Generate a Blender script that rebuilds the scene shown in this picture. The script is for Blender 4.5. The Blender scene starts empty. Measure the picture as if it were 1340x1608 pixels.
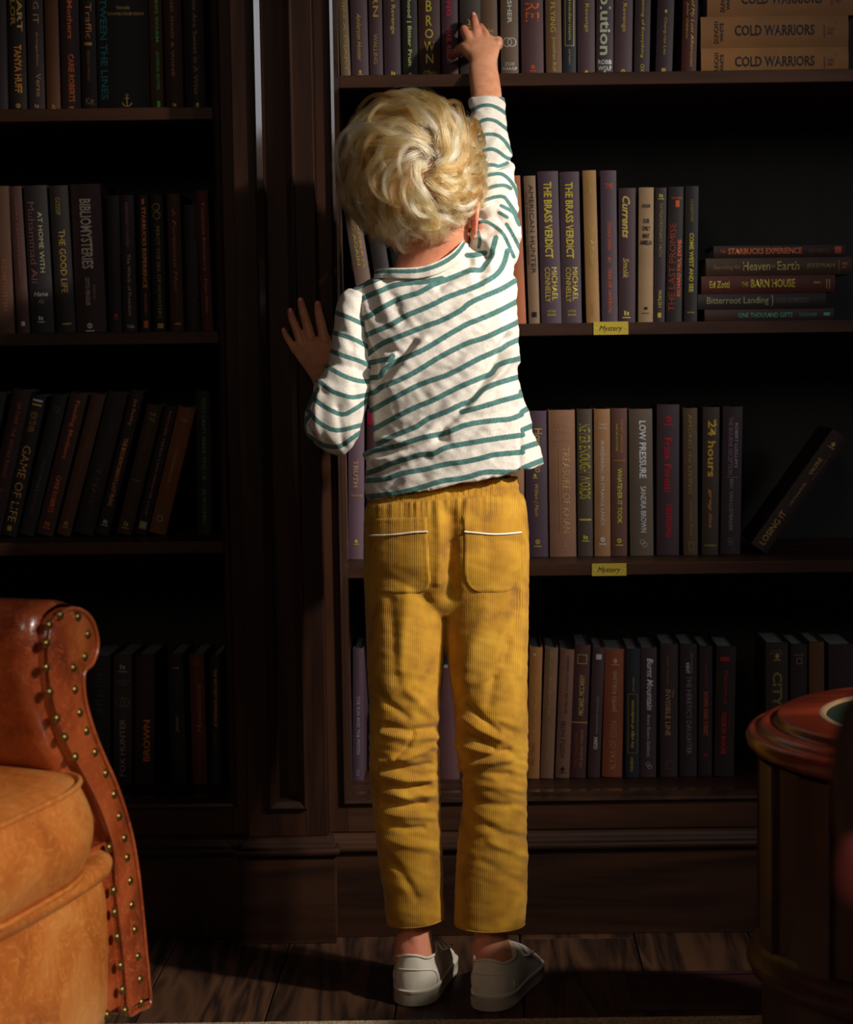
import bpy, math, random
import numpy as np
from mathutils import Vector, Matrix, noise
from mathutils.bvhtree import BVHTree

# ------------------------------------------------------------------ camera
W, H = 1340, 1608
FPX = 3170.0
PITCH, ROLL, CAMZ = math.radians(4.75), 0.013, 0.951
SX = 95.0                                   # principal point offset of the crop, pixels
scene = bpy.context.scene
cam = bpy.data.cameras.new('camera'); camo = bpy.data.objects.new('camera', cam)
scene.collection.objects.link(camo); scene.camera = camo
cam.sensor_fit = 'AUTO'; cam.sensor_width = 36.0; cam.lens = FPX / H * 36.0
cam.shift_x = -SX / H
cam.clip_start = 0.05
FWD = Vector((0, math.cos(PITCH), -math.sin(PITCH)))
UP0 = Vector((0, math.sin(PITCH), math.cos(PITCH)))
RT0 = Vector((1, 0, 0))
RT = RT0 * math.cos(ROLL) - UP0 * math.sin(ROLL)
UPV = UP0 * math.cos(ROLL) + RT0 * math.sin(ROLL)
CAMP = Vector((0, 0, CAMZ))
camo.matrix_world = Matrix(((RT.x, UPV.x, -FWD.x, CAMP.x), (RT.y, UPV.y, -FWD.y, CAMP.y),
                            (RT.z, UPV.z, -FWD.z, CAMP.z), (0, 0, 0, 1)))
cam.dof.use_dof = True; cam.dof.focus_distance = 2.98; cam.dof.aperture_fstop = 5.0
# ------------------------------------------------------------------ world, lights, exposure
world = bpy.data.worlds.new('world'); scene.world = world; world.use_nodes = True
world.node_tree.nodes['Background'].inputs[0].default_value = (0.30, 0.36, 0.50, 1)
world.node_tree.nodes['Background'].inputs[1].default_value = 0.02
scene.view_settings.view_transform = 'Standard'; scene.view_settings.look = 'None'
scene.view_settings.exposure = 0.0; scene.view_settings.gamma = 1.0
scene.view_settings.use_curve_mapping = False

def aim(o, tgt):
    d = (Vector(tgt) - o.location).normalized()
    o.rotation_mode = 'QUATERNION'; o.rotation_quaternion = d.to_track_quat('-Z', 'Y')
def lamp(name, kind, loc, tgt, energy, color, **kw):
    l = bpy.data.lights.new(name, kind); l.energy = energy; l.color = color
    for k, v in kw.items(): setattr(l, k, v)
    o = bpy.data.objects.new(name, l); scene.collection.objects.link(o); o.location = loc; aim(o, tgt); return o
# daylight from a tall three-pane window high on the right, behind the camera
WIN = (1.0, 0.94, 0.86)
lamp('window_pane_high', 'SPOT', (2.95, 1.25, 2.75), (0.04, 3.1, 1.22), 620, WIN, spot_size=math.radians(17), spot_blend=1.0, shadow_soft_size=0.09)
lamp('window_pane_middle', 'SPOT', (2.95, 1.25, 2.70), (0.05, 3.0, 0.84), 620, WIN, spot_size=math.radians(17), spot_blend=1.0, shadow_soft_size=0.09)
lamp('window_pane_low', 'SPOT', (2.75, 1.05, 2.85), (0.02, 2.88, 0.18), 470, WIN, spot_size=math.radians(17), spot_blend=1.0, shadow_soft_size=0.09)
# separate warm spot aimed at the armchair from the right
lamp('chair_spot', 'SPOT', (1.9, 0.5, 1.9), (-0.52, 2.36, 0.18), 330, (1.0, 0.90, 0.78), spot_size=math.radians(17), spot_blend=0.8, shadow_soft_size=0.16)
# soft cool skylight through the same tall window
lamp('sky_fill', 'AREA', (2.6, 0.3, 2.3), (0.0, 3.1, 1.1), 17, (0.88, 0.92, 1.0), shape='RECTANGLE', size=0.6, size_y=1.4)
# dim warm frontal fill, added above and behind the camera
lamp('front_fill', 'AREA', (-0.5, -1.0, 2.3), (-0.1, 3.2, 0.9), 10, (1.0, 0.80, 0.62), shape='DISK', size=0.9)

# ------------------------------------------------------------------ helpers
def ray(px, py):
    d = FWD * FPX + RT * (px - W / 2 - SX) - UPV * (py - H / 2)
    return d.normalized()
def P(px, py, Y):
    """world point seen at pixel (px,py) on the plane y=Y"""
    d = ray(px, py); return CAMP + d * (Y / d.y)
def PZ(px, py, z):
    d = ray(px, py); return CAMP + d * ((z - CAMZ) / d.z)
def PXm(Y): return FPX / Y
_R = np.array(RT); _U = np.array(UPV); _F = np.array(FWD); _C = np.array(CAMP)
def proj(V):
    D = np.asarray(V, dtype=float) - _C
    f = D @ _F
    return W / 2 + SX + FPX * (D @ _R) / f, H / 2 - FPX * (D @ _U) / f

def srgb(r, g, b):
    def c(v):
        v /= 255.0
        return v / 12.92 if v <= 0.04045 else ((v + 0.055) / 1.055) ** 2.4
    return (c(r), c(g), c(b), 1.0)

def link(o, parent=None):
    scene.collection.objects.link(o)
    if parent is not None: o.parent = parent
    return o
def tag(o, label=None, cat=None, group=None, kind=None):
    if label: o['label'] = label
    if cat: o['category'] = cat
    if group: o['group'] = group
    if kind: o['kind'] = kind
    return o
def empty(name, loc=(0, 0, 0), rot=None):
    o = bpy.data.objects.new(name, None); o.location = loc; o.empty_display_size = 0.05
    if rot is not None: o.rotation_euler = rot
    return link(o)
class MB:
    def __init__(s): s.v = []; s.f = []; s.m = []
    def add(s, vs, fs, mi=0):
        b = len(s.v); s.v += [tuple(v) for v in vs]; s.f += [tuple(b + i for i in f) for f in fs]; s.m += [mi] * len(fs)
    def box(s, x0, x1, y0, y1, z0, z1, mi=0):
        s.add([(x0, y0, z0), (x1, y0, z0), (x1, y1, z0), (x0, y1, z0), (x0, y0, z1), (x1, y0, z1), (x1, y1, z1), (x0, y1, z1)],
              [(0, 3, 2, 1), (4, 5, 6, 7), (0, 1, 5, 4), (1, 2, 6, 5), (2, 3, 7, 6), (3, 0, 4, 7)], mi)
    def grid(s, pts, nu, nv, cu=False, cv=False, mi=0):
        """pts[i*nv+j]; i in nu rows, j in nv columns"""
        fs = []
        for i in range(nu if cu else nu - 1):
            for j in range(nv if cv else nv - 1):
                a = i * nv + j; b = i * nv + (j + 1) % nv; i2 = (i + 1) % nu
                fs.append((a, b, i2 * nv + (j + 1) % nv, i2 * nv + j))
        s.add(pts, fs, mi)
    def tube(s, path, r, n=8, closed=False, caps=True, mi=0):
        P_ = [Vector(p) for p in path]; m = len(P_)
        if not hasattr(r, '__len__'): r = [r] * m
        T = []
        for i in range(m):
            a = P_[(i - 1) % m] if (closed or i > 0) else P_[i]
            b = P_[(i + 1) % m] if (closed or i < m - 1) else P_[i]
            T.append((b - a).normalized())
        up = Vector((0, 0, 1))
        if abs(T[0].dot(up)) > 0.9: up = Vector((1, 0, 0))
        nrm = (up - T[0] * up.dot(T[0])).normalized(); pts = []
        for i in range(m):
            nrm = (nrm - T[i] * nrm.dot(T[i])).normalized(); bn = T[i].cross(nrm)
            for k in range(n):
                a = 2 * math.pi * k / n
                pts.append(P_[i] + (nrm * math.cos(a) + bn * math.sin(a)) * r[i])
        base = len(s.v)
        s.grid(pts, m, n, cu=closed, cv=True, mi=mi)
        if caps and not closed:
            s.f.append(tuple(base + k for k in range(n))[::-1]); s.m.append(mi)
            s.f.append(tuple(base + (m - 1) * n + k for k in range(n))); s.m.append(mi)
    def sphere(s, c, r, nu=8, nv=12, sc=(1, 1, 1), mi=0):
        pts = []
        for i in range(nu + 1):
            a = math.pi * i / nu
            for j in range(nv):
                b = 2 * math.pi * j / nv
                pts.append((c[0] + r * sc[0] * math.sin(a) * math.cos(b), c[1] + r * sc[1] * math.sin(a) * math.sin(b), c[2] + r * sc[2] * math.cos(a)))
        s.grid(pts, nu + 1, nv, cv=True, mi=mi)
    def prism(s, poly, axis, a0, a1, mi=0):
        """poly: list of 2d pts; axis 'x': poly=(y,z) ; 'y': (x,z); 'z': (x,y)"""
        def mk(p, a):
            return {'x': (a, p[0], p[1]), 'y': (p[0], a, p[1]), 'z': (p[0], p[1], a)}[axis]
        n = len(poly)
        vs = [mk(p, a0) for p in poly] + [mk(p, a1) for p in poly]
        fs = [(i, (i + 1) % n, n + (i + 1) % n, n + i) for i in range(n)] + [tuple(range(n))[::-1], tuple(range(n, 2 * n))]
        s.add(vs, fs, mi)
    def mesh(s, name, smooth=False, fix=True):
        me = bpy.data.meshes.new(name); me.from_pydata(s.v, [], s.f)
        if any(s.m): me.polygons.foreach_set('material_index', s.m)
        if smooth: me.polygons.foreach_set('use_smooth', [True] * len(s.f))
        me.update()
        if fix:
            import bmesh
            bm = bmesh.new(); bm.from_mesh(me)
            bmesh.ops.remove_doubles(bm, verts=bm.verts, dist=1e-6)
            bmesh.ops.recalc_face_normals(bm, faces=bm.faces); bm.to_mesh(me); bm.free()
        return me
    def build(s, name, mats, parent=None, smooth=False, bevel=0, seg=2, fix=True, autos=None):
        me = s.mesh(name, smooth or bevel > 0 or autos is not None, fix)
        for m in (mats if isinstance(mats, (list, tuple)) else [mats]): me.materials.append(m)
        o = link(bpy.data.objects.new(name, me), parent)
        if bevel:
            b = o.modifiers.new('b', 'BEVEL'); b.width = bevel; b.segments = seg; b.limit_method = 'ANGLE'; b.harden_normals = True
        if autos is not None or bevel:
            try: me.set_sharp_from_angle(angle=math.radians(autos or 40))
            except Exception: pass
        return o

# ------------------------------------------------------------------ materials
def mat(name, col, rough=0.6, metal=0.0, spec=0.5, coat=0.0, sheen=0.0, build=None):
    m = bpy.data.materials.new(name); m.use_nodes = True
    nt = m.node_tree; b = nt.nodes['Principled BSDF']
    b.inputs['Base Color'].default_value = col; b.inputs['Roughness'].default_value = rough
    b.inputs['Metallic'].default_value = metal; b.inputs['Specular IOR Level'].default_value = spec
    b.inputs['Coat Weight'].default_value = coat; b.inputs['Coat Roughness'].default_value = 0.15
    b.inputs['Sheen Weight'].default_value = sheen
    if build: build(nt, b)
    return m
def N(nt, t, **kw):
    n = nt.nodes.new(t)
    for k, v in kw.items():
        if k in n.inputs.keys(): n.inputs[k].default_value = v
        else: setattr(n, k, v)
    return n
def ramp(nt, stops, interp='LINEAR'):
    r = nt.nodes.new('ShaderNodeValToRGB'); r.color_ramp.interpolation = interp
    e = r.color_ramp.elements
    while len(e) < len(stops): e.new(0.5)
    for i, (p, c) in enumerate(stops): e[i].position = p; e[i].color = c
    return r
def noise_bump(nt, b, scale, strength, dist=0.001, coord='Object', detail=4, stretch=None):
    tc = N(nt, 'ShaderNodeTexCoord'); n = N(nt, 'ShaderNodeTexNoise', Scale=scale, Detail=detail)
    if stretch:
        mp = N(nt, 'ShaderNodeMapping'); mp.inputs['Scale'].default_value = stretch
        nt.links.new(tc.outputs[coord], mp.inputs[0]); nt.links.new(mp.outputs[0], n.inputs['Vector'])
    else: nt.links.new(tc.outputs[coord], n.inputs['Vector'])
    bp = N(nt, 'ShaderNodeBump', Strength=strength, Distance=dist)
    nt.links.new(n.outputs['Fac'], bp.inputs['Height']); nt.links.new(bp.outputs[0], b.inputs['Normal'])
    return n, bp
def wood(name, dark, light, axis='z', rough=0.35, coat=0.3, scale=1.0, objinfo=False, rings=14.0, spec=.3):
    def bd(nt, b):
        tc = N(nt, 'ShaderNodeTexCoord'); mp = N(nt, 'ShaderNodeMapping')
        st = {'x': (0.6, 8, 8), 'y': (8, 0.6, 8), 'z': (8, 8, 0.6)}[axis]
        mp.inputs['Scale'].default_value = [q * scale for q in st]
        nt.links.new(tc.outputs['Object'], mp.inputs[0])
        if objinfo:
            oi = N(nt, 'ShaderNodeObjectInfo'); mu = N(nt, 'ShaderNodeVectorMath', operation='SCALE'); mu.inputs[3].default_value = 13.7
            cmb = N(nt, 'ShaderNodeCombineXYZ')
            for k in range(3): nt.links.new(oi.outputs['Random'], cmb.inputs[k])
            nt.links.new(cmb.outputs[0], mu.inputs[0]); nt.links.new(mu.outputs[0], mp.inputs['Location'])
        n1 = N(nt, 'ShaderNodeTexNoise', Scale=1.3, Detail=3, Distortion=0.6)
        nt.links.new(mp.outputs[0], n1.inputs['Vector'])
        ml = N(nt, 'ShaderNodeMath', operation='MULTIPLY'); ml.inputs[1].default_value = rings
        nt.links.new(n1.outputs['Fac'], ml.inputs[0])
        fr = N(nt, 'ShaderNodeMath', operation='PINGPONG'); fr.inputs[1].default_value = 1.0
        nt.links.new(ml.outputs[0], fr.inputs[0])
        n2 = N(nt, 'ShaderNodeTexNoise', Scale=18, Detail=4); nt.links.new(mp.outputs[0], n2.inputs['Vector'])
        mx = N(nt, 'ShaderNodeMath', operation='MULTIPLY_ADD'); mx.inputs[1].default_value = 0.6
        m3 = N(nt, 'ShaderNodeMath', operation='MULTIPLY'); m3.inputs[1].default_value = 0.4
        nt.links.new(n2.outputs['Fac'], m3.inputs[0])
        nt.links.new(fr.outputs[0], mx.inputs[0]); nt.links.new(m3.outputs[0], mx.inputs[2])
        r = ramp(nt, [(0.15, dark), (0.75, light)])
        nt.links.new(mx.outputs[0], r.inputs[0]); nt.links.new(r.outputs[0], b.inputs['Base Color'])
        bp = N(nt, 'ShaderNodeBump', Strength=0.25, Distance=0.0006)
        nt.links.new(mx.outputs[0], bp.inputs['Height']); nt.links.new(bp.outputs[0], b.inputs['Normal'])
    return mat(name, dark, rough=rough, coat=coat, spec=spec, build=bd)
def lin(r, g, b): return (r, g, b, 1)
M = {}
M['wood_v'] = wood('wood_vertical', lin(.013, .0048, .0028), lin(.044, .0155, .007), 'z', rough=.5, coat=.0, spec=.16, rings=5)
M['wood_h'] = wood('wood_horizontal', lin(.014, .0055, .003), lin(.046, .0175, .008), 'x', rough=.48, coat=.0, spec=.2, rings=5)
M['wood_gloss'] = wood('wood_polished', lin(.012, .0055, .0035), lin(.034, .015, .008), 'z', rough=.24, coat=.8, rings=5)
M['wood_back'] = wood('wood_back', lin(.007, .006, .004), lin(.014, .012, .008), 'z', rough=.6, coat=.0, rings=5)
M['plank'] = wood('oak_plank', lin(.011, .0045, .0025), lin(.085, .036, .017), 'y', rough=.6, coat=.02, scale=1.3, objinfo=True, rings=11)
def paper_b(nt, b):
    tc = N(nt, 'ShaderNodeTexCoord'); n = N(nt, 'ShaderNodeTexNoise', Scale=900, Detail=1)
    nt.links.new(tc.outputs['Object'], n.inputs['Vector'])
    r = ramp(nt, [(.3, lin(.10, .12, .12)), (.7, lin(.26, .28, .27))])
    nt.links.new(n.outputs['Fac'], r.inputs[0]); nt.links.new(r.outputs[0], b.inputs['Base Color'])
M['paper'] = mat('page_edges', lin(.3, .3, .28), rough=.9, build=paper_b)
def sweep_frame(mb, x0, z0, x1, z1, prof):
    """rectangular frame; prof = [(inset from edge, y)]"""
    pts = []
    for ins, y in prof:
        pts += [(x0 + ins, y, z0 + ins), (x1 - ins, y, z0 + ins), (x1 - ins, y, z1 - ins), (x0 + ins, y, z1 - ins)]
    mb.grid(pts, len(prof), 4, cv=True)
# ------------------------------------------------------------------ setting
YP, YPL = 3.172, 3.203          # pilaster face, bay plinth/stile face
YS = 3.235                      # shelf fronts
YSP = 3.335                     # book spines
YB = 3.60                       # back panels
ZTOP = 2.25
XL, XR = -1.15, 1.05
def zat(px, py, Y): return P(px, py, Y).z
def xat(px, py, Y): return P(px, py, Y).x
PZB = {}
# floor of stained oak planks
fl = MB(); fl.box(-2.2, 2.2, 0.1, 3.75, -0.06, -0.018)
floor = fl.build('floor', M['wood_back']); tag(floor, kind='structure')
seam = (PZ(277, 1478, 0).x + PZ(455, 1481, 0).x) / 2; pw = PZ(455, 1481, 0).x - PZ(277, 1478, 0).x
x = PZ(277, 1478, 0).x - pw * 7
rnd = random.Random(5)
for i in range(19):
    g = 0.0011
    y = 0.15 - rnd.random() * 0.8
    while y < 3.25:
        L = 1.1 + rnd.random() * 0.7
        if i in (6, 7, 8, 9) : L = 4.5; 
        y0 = max(y, 0.12); y1 = min(y + L, 3.3)
        if y1 - y0 > 0.05:
            b = MB(); b.box(x + i * pw + g, x + (i + 1) * pw - g, y0 + g, y1 - g, -0.018, 0.0)
            b.build('plank', M['plank'], floor, bevel=0.0012, seg=1)
        y += L
# wall behind and at the sides
w = MB(); w.box(XL - 1.0, XR + 1.0, 3.63, 3.75, -0.02, 2.7)
M['plaster'] = mat('dark_plaster', lin(.03, .022, .018), rough=.9)
tag(w.build('wall_back', M['plaster']), kind='structure')

def plinth(o, x0, x1, yf, z_top):
    b = MB(); b.box(x0, x1, yf - 0.012, yf + 0.05, 0.0, z_top - 0.034); b.build('plinth', M['wood_h'], o, bevel=.0015)
def mould_prof(yf, zt):
    # stepped and rounded base cap, (y, z) from top back to bottom
    pr = [(yf + .0, zt)]
    for k in range(7):
        a = math.pi / 2 * k / 6
        pr.append((yf - .010 * math.sin(a), zt - .012 * (1 - math.cos(a)) - .001))
    pr += [(yf - .012, zt - .016), (yf - .016, zt - .017)]
    for k in range(7):
        a = math.pi * k / 6
        pr.append((yf - .016 - .005 * math.sin(a), zt - .0235 + .0065 * math.cos(a)))
    pr += [(yf - .014, zt - .032), (yf - .012, zt - .034), (yf + .0, zt - .034)]
    return pr
def bay(name, x0, x1, xo0, xo1, shelf_tops, zbot, ztm, label, plates=()):
    """x0..x1 outer, xo0..xo1 opening; shelf_tops list of z of shelf upper faces"""
    t = empty(name, ((x0 + x1) / 2, YPL, 0)); tag(t, label, 'bookcase')
    inv = Vector((-(x0 + x1) / 2, -YPL, 0))
    def B(mb, nm, m, **k):
        o = mb.build(nm, m, None, **k); o.data.transform(Matrix.Translation(inv)); o.parent = t; return o
    for a, b_ in ((x0, xo0), (xo1, x1)):
        if b_ - a > .01:
            mb = MB(); mb.box(a, b_, YPL, YPL + .03, ztm, ZTOP); B(mb, 'stile', M['wood_v'], bevel=.001)
    mb = MB(); mb.box(xo0, xo1, YPL, YPL + .03, ztm, zbot); B(mb, 'bottom_rail', M['wood_h'], bevel=.001)
    mb = MB(); mb.box(xo0 - .02, xo0, YPL + .03, YB, zbot - .02, ZTOP); B(mb, 'side_panel', M['wood_v'])
    mb = MB(); mb.box(xo1, xo1 + .02, YPL + .03, YB, zbot - .02, ZTOP); B(mb, 'side_panel', M['wood_v'])
    mb = MB(); mb.box(xo0 - .02, xo1 + .02, YB, YB + .02, 0.1, ZTOP); B(mb, 'back_panel', M['wood_back'])
    mb = MB(); mb.box(x0, x1, YPL, YPL + .04, ZTOP, ZTOP + .1); mb.box(x0, x1, YPL, YB + .02, ZTOP, ZTOP + .02); B(mb, 'cornice', M['wood_h'], bevel=.002)
    mb = MB(); sweep_frame(mb, xo0 - .004, zbot - .004, xo1 + .004, ZTOP, [(-.004, YPL - .0), (-.003, YPL - .005), (.0, YPL - .0075), (.0045, YPL - .0053), (.0055, YPL - .001), (.008, YPL + .003), (.011, YPL + .010), (.011, YPL + .03)])
    B(mb, 'opening_bead', M['wood_gloss'], autos=12)
    for i, z in enumerate(shelf_tops):
        mb = MB(); mb.box(xo0, xo1, YS, YB, z - .0205, z); s = B(mb, 'shelf', M['wood_h'], bevel=.002)
    mb = MB(); mb.box(xo0, xo1, YPL + .03, YB, zbot - .012, zbot + .002); B(mb, 'bottom_shelf', M['wood_h'], bevel=.001)
    mb = MB(); mb.prism(mould_prof(YPL, ztm), 'x', x0, x1); B(mb, 'base_moulding', M['wood_h'], autos=35)
    mb = MB(); mb.box(x0, x1, YPL - .012, YPL + .05, 0, ztm - .034); B(mb, 'plinth', M['wood_h'], bevel=.0015)
    return t
# key edges, measured at mid height
xpl0 = xat(374, 600, YP); xpl1 = xat(500, 600, YP)            # pilaster
xlo = xat(349, 600, YPL); xro = xat(533, 600, YPL)            # openings
zt_m = zat(450, 1313, YP) ; zt_ml = zat(290, 1312, YPL); zt_mr = zat(900, 1302, YPL)
zbL, zbR = zat(280, 1262, YPL), zat(950, 1251, YPL)
SL = [zat(160, 169.5, YS), zat(200, 521, YS), zat(200, 851, YS)]
SR = [zat(830, 114.5, YS), zat(960, 506.5, YS), zat(950, 884, YS)]
bc_l = bay('bookcase', XL, xpl0, XL + .04, xlo, SL, zbL, zt_ml, 'dark stained built-in bookcase left of the panelled pilaster, behind the leather armchair')
bc_r = bay('bookcase', xpl1, XR, xro, XR - .04, SR, zbR, zt_mr, 'dark stained built-in bookcase right of the pilaster, behind the boy')
# pilaster
pt = empty('pilaster', ((xpl0 + xpl1) / 2, YP, 0)); tag(pt, 'dark panelled wooden pilaster between the two bookcases, under the boy\'s left hand', 'pilaster')
inv = Matrix.Translation((-(xpl0 + xpl1) / 2, -YP, 0))
def PB(mb, nm, m, **k):
    o = mb.build(nm, m, None, **k); o.data.transform(inv); o.parent = pt; return o
xp0, xp1 = xat(412, 600, YP), xat(466, 600, YP); zp0 = zat(450, 1267, YP)
mb = MB()
mb.box(xpl0, xp0, YP, YP + .05, zt_m, ZTOP + .1); mb.box(xp1, xpl1, YP, YP + .05, zt_m, ZTOP + .1); mb.box(xp0, xp1, YP, YP + .05, zt_m, zp0)
PB(mb, 'frame', M['wood_v'], bevel=.0012)
mb = MB(); mb.box(xp0 - .01, xp1 + .01, YP + .018, YP + .03, zp0 - .01, ZTOP + .1); PB(mb, 'panel', M['wood_v'])
mb = MB(); sweep_frame(mb, xp0, zp0, xp1, ZTOP + .1, [(-.004, YP + .001), (-.0035, YP - .005), (-.002, YP - .0075), (.000, YP - .0078), (.0085, YP - .0036), (.0095, YP + .001), (.011, YP + .009), (.012, YP + .018)])
PB(mb, 'panel_bead', M['wood_gloss'], autos=12)
prof = mould_prof(YP, zt_m)
pts = []
for (y, z) in prof:
    o_ = YP - y
    pts += [(xpl0 - o_, YPL + .02, z), (xpl0 - o_, y, z), (xpl1 + o_, y, z), (xpl1 + o_, YPL + .02, z)]
mb = MB(); mb.grid(pts, len(prof), 4); mb.box(xpl0, xpl1, YP, YPL + .02, zt_m - .034, zt_m - .0005)
PB(mb, 'base_moulding', M['wood_h'], autos=35)
mb = MB(); mb.box(xpl0 - .013, xpl1 + .013, YP - .014, YPL - .0125, 0, zt_m - .034); PB(mb, 'plinth_block', M['wood_h'], bevel=.0015)

# ------------------------------------------------------------------ lettering
_gl = {}
def glyphs(txt, shear=0.0, bold=0.0, res=2):
    k = (txt, shear, bold)
    if k in _gl: return _gl[k]
    c = bpy.data.curves.new('t', 'FONT'); c.body = txt; c.size = 1.0; c.shear = shear; c.offset = bold; c.resolution_u = res
    o = bpy.data.objects.new('t', c); scene.collection.objects.link(o)
    dg = bpy.context.evaluated_depsgraph_get(); me = o.evaluated_get(dg).to_mesh()
    V = np.array([v.co[:2] for v in me.vertices]); F = [tuple(p.vertices) for p in me.polygons]
    o.evaluated_get(dg).to_mesh_clear(); bpy.data.objects.remove(o); bpy.data.curves.remove(c)
    if len(V) == 0: V = np.zeros((1, 2)); F = []
    mn, mx = V.min(0), V.max(0); V = (V - mn) / np.maximum(mx - mn, 1e-6)
    _gl[k] = (V, F); return _gl[k]
def put_text(mb, txt, u0, u1, v0, v1, orient, surf, shear=0.0, bold=0.0, mi=0):
    """box u0..u1 across, v0..v1 downwards (metres); orient H, D (reads down) or U (reads up)"""
    V, F = glyphs(txt, shear, bold)
    if orient == 'H': U = u0 + V[:, 0] * (u1 - u0); Z = v1 - V[:, 1] * (v1 - v0)
    elif orient == 'D': U = u0 + V[:, 1] * (u1 - u0); Z = v0 + V[:, 0] * (v1 - v0)
    elif orient == 'X': U = u1 - V[:, 0] * (u1 - u0); Z = v0 + V[:, 1] * (v1 - v0)
    else: U = u1 - V[:, 1] * (u1 - u0); Z = v1 - V[:, 0] * (v1 - v0)
    mb.add([surf(a, b) for a, b in zip(U, Z)], F, mi)
def ring(mb, cu, cv, ru, rv, t, surf, n=28):
    pts = []
    for q in (1.0, 1.0 - t):
        for k in range(n):
            a = 2 * math.pi * k / n; pts.append(surf(cu + ru * q * math.cos(a), cv + rv * q * math.sin(a)))
    mb.grid(pts, 2, n, cv=True)
def rect(mb, u0, u1, v0, v1, surf):
    n = 1 if u1 - u0 < .003 else 7
    mb.grid([surf(u0 + (u1 - u0) * i / n, v) for v in (v1, v0) for i in range(n + 1)], 2, n + 1)

_cm = {}
def cloth_mat(rgb, rough=.62):
    k = ('c', rgb)
    if k in _cm: return _cm[k]
    c = srgb(*rgb); c = (c[0] * .50, c[1] * .45, c[2] * .39, 1)
    def bd(nt, b):
        tc = N(nt, 'ShaderNodeTexCoord')
        n = N(nt, 'ShaderNodeTexNoise', Scale=14, Detail=5); nt.links.new(tc.outputs['Object'], n.inputs['Vector'])
        r = ramp(nt, [(.3, tuple(q * .82 for q in c[:3]) + (1,)), (.75, tuple(min(1, q * 1.12) for q in c[:3]) + (1,))])
        nt.links.new(n.outputs['Fac'], r.inputs[0]); nt.links.new(r.outputs[0], b.inputs['Base Color'])
        n2 = N(nt, 'ShaderNodeTexNoise', Scale=700, Detail=1); nt.links.new(tc.outputs['Object'], n2.inputs['Vector'])
        bp = N(nt, 'ShaderNodeBump', Strength=.18, Distance=.0004); nt.links.new(n2.outputs['Fac'], bp.inputs['Height']); nt.links.new(bp.outputs[0], b.inputs['Normal'])
    _cm[k] = mat('cover_%d_%d_%d' % rgb, c, rough=rough, spec=.4, build=bd); return _cm[k]
def foil_mat(rgb):
    k = ('f', rgb)
    if k not in _cm: _cm[k] = mat('foil_%d_%d_%d' % rgb, tuple(q * .75 for q in srgb(*rgb)[:3]) + (1,), rough=.42, metal=.25, spec=.5)
    return _cm[k]

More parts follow.
